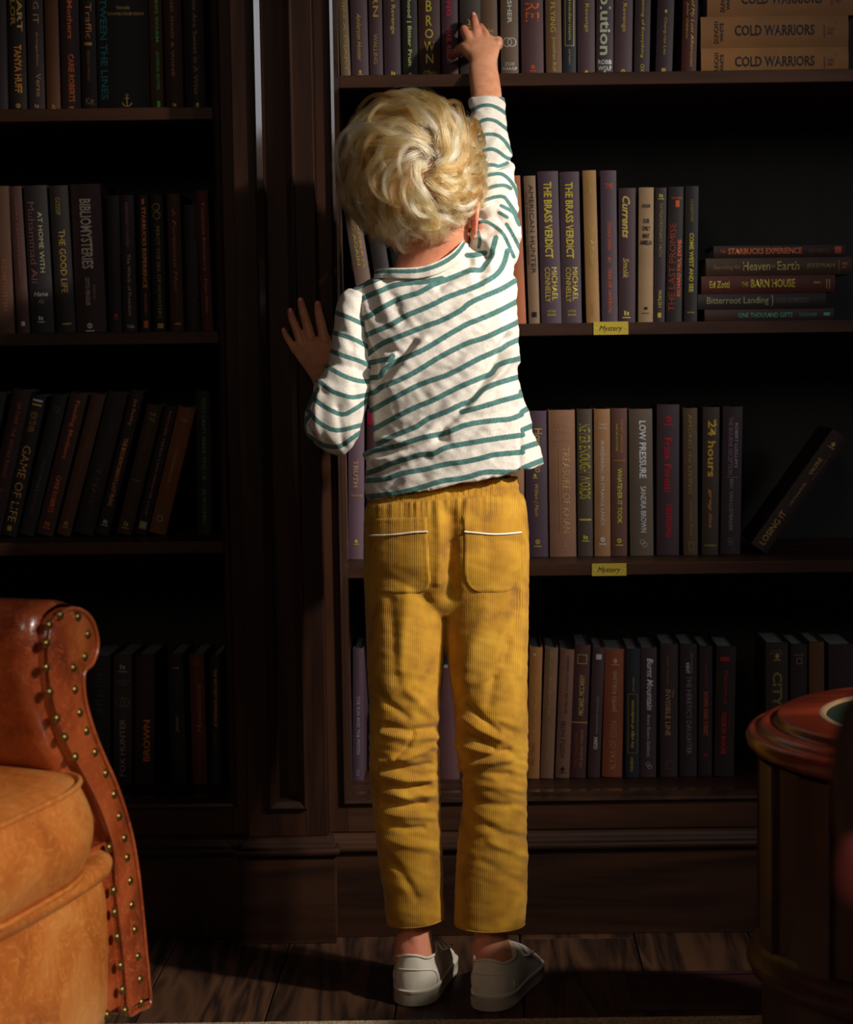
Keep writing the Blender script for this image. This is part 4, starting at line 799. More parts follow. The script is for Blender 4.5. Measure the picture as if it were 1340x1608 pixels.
# seat cushion (crowned, T shaped front)
def cushion(nm, t0, t1, s0, s1, z0, z1, crown, m, rr, bulge=.02, pipe=True):
    ns, nt_ = 22, 26; top = []; bot = []
    def shape(a, b_):
        # a across t (-1..1), b along s (-1..1)
        s = (s0 + s1) / 2 + (s1 - s0) / 2 * b_; t_ = (t0 + t1) / 2 + (t1 - t0) / 2 * a
        s += bulge * max(0, b_) * max(0.0, 1 - a * a) ** .8
        return s, t_
    grid_top = []; mb = MB()
    ring = []
    nseg = 96
    for i in range(nseg):
        th = 2 * math.pi * i / nseg; ca, sa = math.cos(th), math.sin(th); pw_ = .22
        ring.append((math.copysign(abs(ca) ** pw_, ca), math.copysign(abs(sa) ** pw_, sa)))
    levels = []
    def lev(q, z, extra=0.0):
        return [(lambda s, t_: CW(s, t_, z))(*shape(a * q, b_ * q)) if extra == 0 else (lambda s, t_: CW(s + extra * b_, t_ + extra * a * .6, z))(*shape(a * q, b_ * q)) for a, b_ in ring]
    zm = (z0 + z1) / 2; hh = (z1 - z0)
    L = [lev(.02, z0), lev(.5, z0), lev(.97, z0 + .002), lev(1, z0 + .008)]
    for k in range(1, 8):
        f = k / 8; L.append(lev(1, z0 + .008 + (hh - .016) * f, extra=rr * math.sin(math.pi * f)))
    L += [lev(1, z1 - .008), lev(.975, z1 - .001), lev(.85, z1 + crown * .35), lev(.6, z1 + crown * .75), lev(.3, z1 + crown * .95), lev(.02, z1 + crown)]
    pts = [p for l in L for p in l]; mb.grid(pts, len(L), nseg, cv=True)
    o = CB(mb, nm, m, smooth=True)
    if pipe:
        for z in (z1 - .003, z0 + .004):
            mb = MB(); mb.tube([CW(*shape(a * 1.003, b_ * 1.003), z) for a, b_ in ring], .0036, 8, closed=True); CB(mb, 'piping', m, smooth=True, par=o)
    return o
c0 = chair_uv(152, 1209, .03); cz = c0[1]
cushion('seat_cushion', -.62, c0[0] - .005, -.50, .022, cz - .115, cz, .022, M['leather_tan'], .014, bulge=.05)
zc0 = cz - .115
# apron roll under the cushion and front panel
tr = chair_uv(405 / k_, 930 + 1050 / k_, .01)[0]
zr0 = chair_uv(400 / k_, 930 + 1062 / k_, .02)[1]
mb = MB(); pts = []
secs = 18; prof_ = []
zt, zb_ = zc0 + .004, zr0
for k in range(13):
    a = -math.pi / 2 + math.pi * k / 12; prof_.append((.020 * math.cos(a), (zt + zb_) / 2 + (zt - zb_) / 2 * math.sin(a)))
for i in range(secs + 1):
    t_ = tr + (-.62 - tr) * i / secs; bl = .045 * max(0.0, 1 - (2 * i / secs - 1) ** 2) ** .6
    for s, z in prof_: pts.append(CW(s + bl * .9 - .004, t_, z))
    pts.append(CW(-.1, t_, zt)); 
mb.grid(pts, secs + 1, 14); CB(mb, 'front_roll', M['leather_tan'], smooth=True)
mb = MB(); pts = []
zlow = chair_uv(417 / k_, 930 + 1592 / k_, .0)[1]
for i in range(secs + 1):
    t_ = tr + .008 + (-.62 - tr) * i / secs; bl = .040 * max(0.0, 1 - (2 * i / secs - 1) ** 2) ** .6
    for z, s in ((zb_ + .004, -.002), (zb_ - .004, .004), (zb_ - .03, .010), ((zb_ + zlow) / 2, .012), (zlow + .02, .008), (zlow, .004), (zlow, -.10)): pts.append(CW(s + bl * .9 - .010, t_, z))
mb.grid(pts, secs + 1, 7); CB(mb, 'front_panel', M['leather_tan'], smooth=True)
mb = MB(); mb.tube([CW(.004 + .0405 * max(0.0, 1 - (2 * i / secs - 1) ** 2) ** .6 - .004, tr + (-.62 - tr) * i / secs, zb_ + .001) for i in range(secs + 1)], .003, 8); CB(mb, 'piping', M['leather_tan'], smooth=True)
# far arm (out of frame), back, feet
mb = MB(); pts = []
cm = -.60
for s in (.003, -.03, -.2, -.4, -ARM_L):
    for (t_, z) in body_sec: pts.append(CW(s, cm - (t_ - cen[0]) * 1.0 - .02, z))
mb.grid(pts, 5, n, cv=True); mb.f.append(tuple(range(n))); mb.m.append(0); mb.f.append(tuple(4 * n + i for i in range(n))); mb.m.append(0)
CB(mb, 'arm', M['leather_red'], smooth=True)
mb = MB(); pts = []
for i in range(13):
    f = i / 12; z = .12 + f * .80; th_ = .07 * math.sin(math.pi * min(1, f * .9 + .12)) + .03; s = -.56 - f * .12
    for j in range(20):
        a = 2 * math.pi * j / 20; pts.append(CW(s + th_ * math.sin(a), -.30 + .36 * math.copysign(abs(math.cos(a)) ** .35, math.cos(a)), z))
mb.grid(pts, 13, 20, cv=True); mb.f.append(tuple(12 * 20 + i for i in range(20))); mb.m.append(0)
CB(mb, 'backrest', M['leather_red'], smooth=True)
mb = MB(); mb.prism([(p.x, p.y) for p in [CW(.0, -.60, 0), CW(.0, .02, 0), CW(-.56, .02, 0), CW(-.56, -.60, 0)]], 'z', zlow + .012, zc0 + .01); CB(mb, 'seat_base', M['leather_red'])
M['dark_foot'] = mat('dark_foot', srgb(32, 20, 14), rough=.4)
for s, t_ in ((-.07, -.02), (-.07, -.58), (-.53, -.02), (-.53, -.58)):
    mb = MB(); c = CW(s, t_, 0)
    pts = []
    for z, r in ((.0105, .016), (.03, .020), (.06, .026), (zlow + .015, .028)):
        for j in range(14): pts.append((c.x + r * math.cos(2 * math.pi * j / 14), c.y + r * math.sin(2 * math.pi * j / 14), z))
    mb.grid(pts, 4, 14, cv=True); mb.f.append(tuple(range(14))); mb.m.append(0); CB(mb, 'foot', M['dark_foot'], smooth=True)

# ------------------------------------------------------------------ round drum table
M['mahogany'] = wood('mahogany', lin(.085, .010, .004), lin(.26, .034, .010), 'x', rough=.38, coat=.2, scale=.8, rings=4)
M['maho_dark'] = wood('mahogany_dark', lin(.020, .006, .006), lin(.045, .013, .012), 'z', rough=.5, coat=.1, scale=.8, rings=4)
M['green_leather'] = mat('green_leather', srgb(24, 42, 30), rough=.5)
M['gilt'] = mat('gilt_edge', srgb(190, 150, 110), rough=.35, metal=.4)
TD = 2.42
tc_ = P(1522, 1141, TD); zt_ = tc_.z; tx_ = tc_.x; R0 = tx_ - P(1174, 1141, TD).x
tz2 = P(1520, 1497, TD).z
tab = empty('round_table', (tx_, TD, 0)); tag(tab, 'round mahogany drum table with green inset top at the right edge', 'table')
def lathe(nm, prof, m, seg=96, par=tab, cap=False):
    mb = MB(); pts = []
    for r, z in prof:
        for j in range(seg): a = 2 * math.pi * j / seg; pts.append((r * math.cos(a), r * math.sin(a), z))
    mb.grid(pts, len(prof), seg, cv=True)
    if cap: mb.f.append(tuple((len(prof) - 1) * seg + i for i in range(seg))); mb.m.append(0)
    return mb.build(nm, m, par, smooth=True)
k = R0 / .348
lathe('top', [(R0 * .66, zt_ + .014), (R0 * .68, zt_ + .0155), (R0 * .845, zt_ + .0155), (R0 * .86, zt_ + .013), (R0 * .862, zt_ + .008), (R0 * .875, zt_ + .004), (R0 * .90, zt_ + .006), (R0 * .925, zt_ + .005), (R0 * .945, zt_ - .001), (R0 * .95, zt_ - .004), (R0 * .97, zt_ - .002), (R0 * .99, zt_ - .005), (R0, zt_ - .012), (R0 * .993, zt_ - .020), (R0 * .97, zt_ - .026), (R0 * .93, zt_ - .030), (R0 * .90, zt_ - .036)], M['mahogany'])
lathe('inlay', [(0.001, zt_ + .012), (R0 * .3, zt_ + .012), (R0 * .64, zt_ + .012)], M['green_leather'])
lathe('gilt_rim', [(R0 * .635, zt_ + .0125), (R0 * .64, zt_ + .015), (R0 * .655, zt_ + .0165), (R0 * .667, zt_ + .015)], M['gilt'])
rd = tx_ - P(1199, 1300, TD).x
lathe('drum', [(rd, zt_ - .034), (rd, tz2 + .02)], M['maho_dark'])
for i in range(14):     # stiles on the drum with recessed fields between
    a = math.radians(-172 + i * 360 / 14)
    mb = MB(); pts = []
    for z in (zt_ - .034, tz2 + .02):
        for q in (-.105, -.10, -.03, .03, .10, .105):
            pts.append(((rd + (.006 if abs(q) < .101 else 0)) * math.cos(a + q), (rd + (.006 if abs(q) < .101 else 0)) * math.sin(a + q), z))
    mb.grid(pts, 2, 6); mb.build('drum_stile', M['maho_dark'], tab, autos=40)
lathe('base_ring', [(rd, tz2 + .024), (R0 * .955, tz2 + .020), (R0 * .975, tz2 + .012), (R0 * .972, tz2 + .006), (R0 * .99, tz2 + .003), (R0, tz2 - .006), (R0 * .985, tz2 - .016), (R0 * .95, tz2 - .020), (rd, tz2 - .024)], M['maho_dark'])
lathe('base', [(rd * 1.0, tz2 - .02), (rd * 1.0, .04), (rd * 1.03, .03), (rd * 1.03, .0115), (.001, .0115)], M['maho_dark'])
# unidentified out-of-focus brown shape at the right edge, built as a chair back
M['shape_brown'] = mat('shape_brown', srgb(56, 36, 26), rough=.6)
YN = 1.15
sil = [(1352, 1075), (1322, 1110), (1308, 1160), (1304, 1220), (1308, 1280), (1320, 1330), (1334, 1390), (1345, 1460), (1352, 1540)]
mb = MB(); pts = []
for (px, py) in sil:
    a = P(px, py, YN)
    for j in range(16):
        th = 2 * math.pi * j / 16
        pts.append((a.x + .22 - .22 * math.copysign(abs(math.cos(th)) ** .5, math.cos(th)), YN + .035 * math.sin(th), a.z))
mb.grid(pts, len(sil), 16, cv=True)
mb.f.append(tuple(range(16))); mb.m.append(0)
nc = empty('blurred_shape', (P(1350, 1300, YN).x + .22, YN, 0)); tag(nc, 'blurred unidentified brown shape at the near right edge, modelled as a chair back', 'chair')
NI = Matrix.Translation(-Vector(nc.location))
o = mb.build('backrest', M['shape_brown'], None, smooth=True); o.data.transform(NI); o.parent = nc
zb = P(1352, 1540, YN).z
for sx in (.03, .41):
    for yy in (0, -.38):
        mb = MB(); bx = P(1352, 1540, YN).x + sx; mb.tube([(bx, YN + yy, .0105), (bx, YN + yy, .40)], [.014, .018], 10); o = mb.build('leg', M['dark_foot'], None, smooth=True); o.data.transform(NI); o.parent = nc
mb = MB(); bx = P(1352, 1540, YN).x; mb.box(bx, bx + .44, YN - .40, YN + .02, .40, .46); o = mb.build('seat', M['shape_brown'], None, bevel=.015); o.data.transform(NI); o.parent = nc
for sx in (.03, .41):
    mb = MB(); mb.box(bx + sx - .015, bx + sx + .015, YN - .012, YN + .012, .45, zb + .02); o = mb.build('back_post', M['shape_brown'], None, bevel=.003); o.data.transform(NI); o.parent = nc
mb = MB(); q = P(1341, 1368, YN - .06); mb.sphere(tuple(q), .0095, 10, 14, (1, 1, 2.2)); M['pink'] = mat('dull_pink', srgb(150, 66, 62), rough=.8)  # pink spot of unknown origin, modelled as a small oval
o = mb.build('pink_spot', M['pink'], None, smooth=True); o.data.transform(NI); o.parent = nc; o['label'] = 'unidentified dull pink spot'
# ------------------------------------------------------------------ the boy
def sm(a, b, x): t_ = min(1, max(0, (x - a) / (b - a))); return t_ * t_ * (3 - 2 * t_)
def resample(secs, n):
    S = np.array(secs, float); out = []
    k = len(S)
    for i in range(k - 1):
        p0 = S[max(i - 1, 0)]; p1 = S[i]; p2 = S[i + 1]; p3 = S[min(i + 2, k - 1)]
        for q in range(n):
            t_ = q / n; out.append(.5 * (2 * p1 + (p2 - p0) * t_ + (2 * p0 - 5 * p1 + 4 * p2 - p3) * t_ * t_ + (3 * p1 - p0 - 3 * p2 + p3) * t_ ** 3))
    out.append(S[-1]); return out
def loft(mb, secs, n=28, sub=4, ex=1.0, scale=1.0, dome=True):
    """secs: (xL,yL,xR,yR,Y,thickness half) silhouettes measured at depth Y"""
    R_ = resample(secs, sub); pts = []
    for (xL, yL, xR, yR, Y, ty) in R_:
        a = P(xL, yL, Y); b_ = P(xR, yR, Y); c = (a + b_) / 2; h = (b_ - a) / 2 * scale
        for j in range(n):
            th = 2 * math.pi * j / n; ct, st = math.cos(th), math.sin(th)
            ct = math.copysign(abs(ct) ** ex, ct); st = math.copysign(abs(st) ** ex, st)
            pts.append(c + h * ct + Vector((0, ty * scale * st, 0)))
    base = len(mb.v); mb.grid(pts, len(R_), n, cv=True)
    for row, nxt, rev in ((0, 1, True), (len(R_) - 1, len(R_) - 2, False)):
        c = sum((Vector(pts[row * n + j]) for j in range(n)), Vector()) / n
        ci = len(mb.v); mb.v.append(tuple(c)); mb.m += [0] * n
        for j in range(n):
            f = (base + row * n + j, base + row * n + (j + 1) % n, ci); mb.f.append(f[::-1] if not rev else f)
def remeshed(mb, name, voxel, smooth=6, fac=.6):
    me = mb.mesh(name); o = link(bpy.data.objects.new(name, me))
    r = o.modifiers.new('r', 'REMESH'); r.mode = 'VOXEL'; r.voxel_size = voxel; r.adaptivity = 0
    s = o.modifiers.new('s', 'SMOOTH'); s.iterations = smooth; s.factor = fac
    dg = bpy.context.evaluated_depsgraph_get(); ev = o.evaluated_get(dg)
    m2 = bpy.data.meshes.new_from_object(ev); bpy.data.objects.remove(o); m2.name = name
    return m2
def vcos(me):
    a = np.empty(len(me.vertices) * 3); me.vertices.foreach_get('co', a); return a.reshape(-1, 3)
def vnor(me):
    a = np.empty(len(me.vertices) * 3, dtype=np.float32); me.vertex_normals.foreach_get('vector', a); return a.reshape(-1, 3).astype(float)
def setco(me, V): me.vertices.foreach_set('co', V.reshape(-1)); me.update()
def segdist(px, py, pts):
    best = np.full(px.shape, 1e9)
    for (x0, y0), (x1, y1) in zip(pts[:-1], pts[1:]):
        dx, dy = x1 - x0, y1 - y0; L = dx * dx + dy * dy + 1e-9
        t_ = np.clip(((px - x0) * dx + (py - y0) * dy) / L, 0, 1)
        best = np.minimum(best, np.hypot(px - x0 - t_ * dx, py - y0 - t_ * dy))
    return best
def strokes(px, py, L):
    """cloth folds: (points, half width px, height mm); returns metres"""
    h = np.zeros(px.shape)
    for pts, w, a in L:
        d = segdist(px, py, pts)
        h += a * .001 * np.exp(-(d / w) ** 2)
    return h
def fnoise(px, py, pz, sx, sy, sz, ang=0.0, seed=0.0):
    c, s = math.cos(ang), math.sin(ang)
    u = (px * c + py * s) / sx; v = (-px * s + py * c) / sy; w = pz / sz
    out = np.empty(px.shape)
    for i in range(len(px)): out[i] = noise.noise((u[i] + seed, v[i] + seed * 1.7, w[i]))
    return out

person = empty('person', tuple(PZ(700, 1585, 0).xyz)); person.location.z = 0
tag(person, 'blond boy seen from behind in striped shirt and mustard corduroys reaching for a top-shelf book', 'person')
PI_ = Matrix.Translation(-Vector(person.location))
def boy_part(me, name, mats, parent=person, smooth=True):
    me.transform(PI_); me.materials.clear()
    for m in (mats if isinstance(mats, (list, tuple)) else [mats]): me.materials.append(m)
    if smooth: me.polygons.foreach_set('use_smooth', [True] * len(me.polygons))
    return link(bpy.data.objects.new(name, me), parent)

# --- silhouettes -----------------------------------------------------
legL = [(608, 1450, 700, 1441, 2.885, .043), (601, 1400, 698, 1396, 2.882, .044), (592, 1330, 694, 1326, 2.878, .046), (585, 1270, 692, 1268, 2.875, .048), (580, 1200, 691, 1200, 2.872, .052), (580, 1120, 692, 1120, 2.876, .055), (577, 1050, 697, 1050, 2.885, .058), (575, 1000, 701, 1000, 2.895, .062), (573, 950, 704, 950, 2.905, .066), (572, 890, 706, 890, 2.915, .068)]
legR = [(713, 1452, 825, 1452, 2.875, .046), (714, 1400, 829, 1398, 2.874, .047), (718, 1330, 829, 1330, 2.872, .048), (725, 1270, 828, 1270, 2.870, .050), (727, 1230, 828, 1230, 2.870, .052), (717, 1180, 830, 1180, 2.872, .055), (711, 1100, 829, 1100, 2.876, .057), (704, 1050, 829, 1050, 2.885, .060), (700, 1000, 830, 1000, 2.895, .063), (698, 955, 831, 955, 2.905, .066), (696, 890, 831, 890, 2.915, .068)]
hips = [(574, 962, 830, 962, 2.915, .050), (572, 920, 831, 920, 2.912, .070), (571, 880, 832, 880, 2.912, .078), (571, 840, 831, 840, 2.918, .078), (573, 800, 827, 795, 2.928, .074), (580, 772, 817, 764, 2.94, .068), (584, 752, 813, 746, 2.947, .064)]
torso = [(573, 784, 855, 728, 2.945, .086), (572, 765, 849, 705, 2.948, .084), (575, 742, 838, 675, 2.95, .082), (577, 712, 829, 645, 2.953, .080), (586, 690, 823, 617, 2.957, .078), (583, 652, 818, 590, 2.962, .078), (573, 618, 817, 560, 2.968, .079), (566, 585, 816, 525, 2.975, .080), (558, 548, 813, 490, 2.983, .081), (551, 510, 812, 455, 2.99, .078), (546, 478, 812, 425, 2.996, .070), (549, 459, 808, 398, 3.0, .058), (568, 446, 788, 378, 3.003, .048), (590, 436, 760, 372, 3.005, .040), (604, 430, 738, 374, 3.005, .032)]
armR = [(700, 418, 806, 448, 3.0, .052), (722, 392, 812, 418, 3.003, .050), (737, 366, 816, 388, 3.01, .045), (745, 340, 817, 357, 3.025, .040), (748, 315, 815, 328, 3.045, .036), (748, 288, 812, 298, 3.07, .033), (747, 262, 808, 270, 3.095, .030), (748, 240, 804, 246, 3.115, .027), (744, 212, 800, 219, 3.145, .026), (739, 182, 796, 186, 3.17, .025), (734, 154, 793, 153, 3.195, .024)]
armL = [(548, 452, 590, 470, 2.99, .034), (533, 466, 588, 490, 2.985, .040), (526, 500, 586, 524, 2.975, .042), (521, 540, 586, 562, 2.962, .042), (511, 575, 584, 602, 2.948, .042), (497, 610, 576, 642, 2.936, .041), (486, 643, 566, 676, 2.93, .039), (482, 668, 556, 698, 2.932, .036), (494, 692, 545, 712, 2.942, .028), (508, 706, 532, 717, 2.948, .016)]
foreL = [(506, 704, 545, 712, 2.955, .022), (488, 692, 548, 700, 2.962, .030), (478, 672, 545, 678, 2.975, .032), (478, 650, 538, 655, 3.0, .030), (484, 630, 530, 635, 3.035, .026), (491, 610, 524, 614, 3.07, .022), (494, 602, 522, 606, 3.08, .020)]

# --- skin ------------------------------------------------------------
sk = MB()
def shrink(secs, q, y0=None):
    out = []
    for (xL, yL, xR, yR, Y, ty) in secs:
        cx, cy = (xL + xR) / 2, (yL + yR) / 2
        out.append((cx + (xL - cx) * q, cy + (yL - cy) * q, cx + (xR - cx) * q, cy + (yR - cy) * q, Y, ty * q))
    return out
loft(sk, shrink(torso[:-2], .80)); loft(sk, shrink(armR, .60)); loft(sk, shrink(armL, .62)); loft(sk, shrink(foreL, .56))
loft(sk, shrink(hips[2:], .80)); loft(sk, shrink(legL, .70)); loft(sk, shrink(legR, .70))
# neck and head
loft(sk, [(600, 470, 745, 420, 3.0, .045), (612, 436, 738, 396, 2.998, .042), (622, 410, 738, 378, 2.995, .044), (626, 385, 736, 362, 2.99, .048), (624, 350, 735, 335, 2.985, .055)])
HC = P(655, 282, 2.985); hpx = 1 / PXm(2.985)
sk.sphere(tuple(HC), 1.0, 18, 28, (.0775, .088, .093))
sk.sphere(tuple(HC + Vector((.006, .05, -.045))), 1.0, 14, 20, (.055, .052, .058))      # jaw
sk.sphere(tuple(HC + Vector((.006, .108, -.032))), 1.0, 10, 14, (.011, .014, .018))     # nose
sk.sphere(tuple(HC + Vector((.006, .098, -.066))), 1.0, 10, 14, (.020, .009, .008))     # lips
for sx in (-1, 1):
    sk.sphere(tuple(HC + Vector((.006 + sx * .028, .094, -.016))), 1.0, 8, 12, (.014, .008, .006))
# ears
def ear(c, side):
    pts = []
    for k in range(15):
        a = -0.5 + 4.6 * k / 14
        pts.append(c + Vector((side * .004 + side * .003 * math.sin(a), .012 * math.cos(a) , .024 * math.sin(a) )))
    sk.tube(pts, .0036, 8); sk.sphere(tuple(c), 1.0, 8, 12, (.0042, .012, .022)); sk.sphere(tuple(c + Vector((0, 0, -.020))), 1.0, 8, 10, (.005, .007, .009))
ear(P(744, 345, 2.972), 1); ear(P(584, 345, 3.0), -1)
# forearm and hand on the book
loft(sk, [(742, 175, 790, 175, 3.18, .021), (739, 147, 788, 147, 3.203, .021), (737, 125, 785, 125, 3.222, .019), (736, 108, 782, 108, 3.236, .0165), (737, 97, 781, 97, 3.246, .0150), (734, 84, 784, 84, 3.256, .0150), (729, 70, 786, 72, 3.268, .0140), (727, 60, 784, 63, 3.277, .0125), (732, 52, 774, 56, 3.285, .0095)])
def digit(pts, rr, n=12):
    P3 = [P(*p) for p in pts]
    q = smooth_path([tuple(p) + (r,) for p, r in zip(P3, rr)], 4)
    sk.tube([v[:3] for v in q], [v[3] for v in q], n)
    sk.sphere(q[-1][:3], q[-1][3], 8, 12)
digit([(749, 64, 3.272), (748, 50, 3.285), (746, 38, 3.300), (744, 25.5, 3.318)], [.0090, .0082, .0074, .0060])
digit([(764, 66, 3.272), (762, 54, 3.288), (758, 47, 3.304), (755, 41.5, 3.322)], [.0086, .0074, .0066, .0055])
digit([(740, 66, 3.272), (731, 52, 3.282), (729, 46, 3.300), (735, 50, 3.320)], [.0092, .0080, .0072, .0058])
digit([(775, 70, 3.272), (782, 64, 3.286), (782, 66, 3.306), (778, 72, 3.322)], [.0086, .0078, .0066, .0055])
digit([(745, 88, 3.258), (730, 76, 3.272), (718, 82, 3.296), (710.5, 89, 3.318)], [.0130, .0105, .0082, .0062])
sk.sphere(tuple(P(782, 70, 3.272)), 1.0, 8, 12, (.0085, .009, .010))
# left hand flat on the pilaster
h6 = 8.462
def hp(x, y): return (430 + x / h6, 450 + y / h6)
loft(sk, [(494, 625, 524, 628, 3.05, .017), hp(520, 1290) + hp(655, 1270) + (3.085, .0150), hp(455, 1170) + hp(665, 1140) + (3.115, .0140), hp(370, 1050) + hp(700, 1020) + (3.135, .0130), hp(285, 930) + hp(755, 900) + (3.147, .0125), hp(240, 830) + hp(778, 760) + (3.154, .0110), hp(310, 740) + hp(750, 640) + (3.158, .0080)], n=32)
def digit2(pts, rr): digit([hp(x, y) + (Y,) for x, y, Y in pts], rr, 14)
digit2([(300, 870, 3.153), (232, 760, 3.157), (165, 655, 3.162), (132, 578, 3.1655)], [.0068, .0060, .0053, .0044])
digit2([(370, 760, 3.153), (300, 560, 3.155), (245, 420, 3.161), (220, 322, 3.1650)], [.0080, .0070, .0064, .0052])
digit2([(500, 720, 3.153), (440, 490, 3.154), (390, 320, 3.160), (357, 185, 3.1645)], [.0086, .0077, .0070, .0057])
digit2([(680, 740, 3.152), (632, 510, 3.154), (598, 350, 3.160), (582, 230, 3.1650)], [.0088, .0078, .0068, .0055])
digit2([(640, 1020, 3.14), (730, 900, 3.150), (800, 830, 3.157), (850, 790, 3.163)], [.0110, .0090, .0075, .0060])
# ankles, heel and tendon
for an in ([(634, 1400, 672, 1400, 2.882, .026), (632, 1440, 674, 1440, 2.880, .026), (624, 1465, 678, 1465, 2.878, .030), (619, 1485, 681, 1485, 2.876, .034), (618, 1508, 684, 1508, 2.876, .036), (620, 1530, 684, 1530, 2.878, .038)],
           [(752, 1400, 794, 1400, 2.872, .026), (750, 1440, 794, 1440, 2.870, .026), (745, 1468, 798, 1468, 2.868, .030), (741, 1490, 803, 1490, 2.866, .034), (742, 1512, 806, 1512, 2.866, .036), (744, 1534, 806, 1534, 2.868, .038)]):
    loft(sk, [(a_, b_, c_, d_, Y_ + .012, t_) for a_, b_, c_, d_, Y_, t_ in an])
for x, Y in ((650, 2.866), (769, 2.857)):
    sk.tube([P(x, 1390, Y + .012), P(x, 1440, Y + .006), P(x, 1470, Y + .001), P(x, 1500, Y), P(x, 1525, Y + .002)], [.008, .008, .009, .011, .012], 12)
ske = remeshed(sk, 'body', .0017, 5, .5)
V = vcos(ske); px, py = proj(V)
# finger nails pressed flat, skin flush mask
red = np.zeros(len(V))
for (x, y, r, a) in [(744, 24, 9, 1), (755, 42, 8, .8), (731, 48, 8, .6), (709, 89, 10, .8), (742, 345, 26, 1.), (655, 400, 30, .5), (700, 400, 40, .5), (650, 1490, 24, .9), (760, 1500, 24, .8), (620, 1480, 22, .6), (700, 1490, 30, .4)] + [hp(132, 578) + (7, .8), hp(220, 322) + (8, .8), hp(357, 185) + (8, .8), hp(582, 230) + (8, .8)]:
    red = np.maximum(red, a * np.exp(-((px - x) ** 2 + (py - y) ** 2) / r ** 2))
at = ske.attributes.new('flush', 'FLOAT', 'POINT'); at.data.foreach_set('value', red.astype(np.float32))
def skin_b(nt, b):
    a = N(nt, 'ShaderNodeAttribute', attribute_name='flush'); tc = N(nt, 'ShaderNodeTexCoord')
    n = N(nt, 'ShaderNodeTexNoise', Scale=60, Detail=4); nt.links.new(tc.outputs['Object'], n.inputs['Vector'])
    r = ramp(nt, [(.3, srgb(206, 138, 102)), (.7, srgb(224, 160, 122))]); nt.links.new(n.outputs['Fac'], r.inputs[0])
    mx = N(nt, 'ShaderNodeMix', data_type='RGBA'); mx.inputs['B'].default_value = srgb(206, 104, 88)
    ml = N(nt, 'ShaderNodeMath', operation='MULTIPLY'); ml.inputs[1].default_value = .65
    nt.links.new(a.outputs['Fac'], ml.inputs[0]); nt.links.new(ml.outputs[0], mx.inputs['Factor']); nt.links.new(r.outputs[0], mx.inputs['A']); nt.links.new(mx.outputs['Result'], b.inputs['Base Color'])
    v = N(nt, 'ShaderNodeTexVoronoi', Scale=900); nt.links.new(tc.outputs['Object'], v.inputs['Vector'])
    bp = N(nt, 'ShaderNodeBump', Strength=.12, Distance=.0004); nt.links.new(v.outputs['Distance'], bp.inputs['Height']); nt.links.new(bp.outputs[0], b.inputs['Normal'])
    b.inputs['Subsurface Weight'].default_value = .18; b.inputs['Subsurface Radius'].default_value = (.012, .004, .002); b.inputs['Subsurface Scale'].default_value = .6
M['skin'] = mat('skin', srgb(215, 150, 112), rough=.48, build=skin_b)
body = boy_part(ske, 'body', M['skin'])
M['nail_skin'] = mat('fingernail', srgb(232, 168, 146), rough=.25)
for (x, y, Y, r) in [hp(130, 572) + (3.161, 2.6), hp(218, 316) + (3.1595, 3.2), hp(354, 180) + (3.1585, 3.6), hp(581, 224) + (3.1595, 3.2), (744, 23, 3.3128, 3.6), (755, 40.5, 3.3175, 3.0)]:
    mb = MB(); c = P(x, y, Y); mb.sphere(tuple(c), 1.0, 6, 12, (r * .00092, .0016, r * .0012)); me = mb.mesh('fingernail'); boy_part(me, 'fingernail', M['nail_skin'], body)
M['eye'] = mat('eye_white', srgb(230, 226, 220), rough=.2); M['iris'] = mat('iris', srgb(60, 90, 120), rough=.2)
for sx in (-1, 1):
    mb = MB(); c = HC + Vector((.006 + sx * .028, .090, -.018)); mb.sphere(tuple(c), .0105, 8, 12); e = boy_part(mb.mesh('eye'), 'eye', M['eye'], body)
    mb = MB(); mb.sphere(tuple(c + Vector((0, .0085, 0))), 1, 6, 10, (.005, .0025, .005)); boy_part(mb.mesh('iris'), 'iris', M['iris'], body)

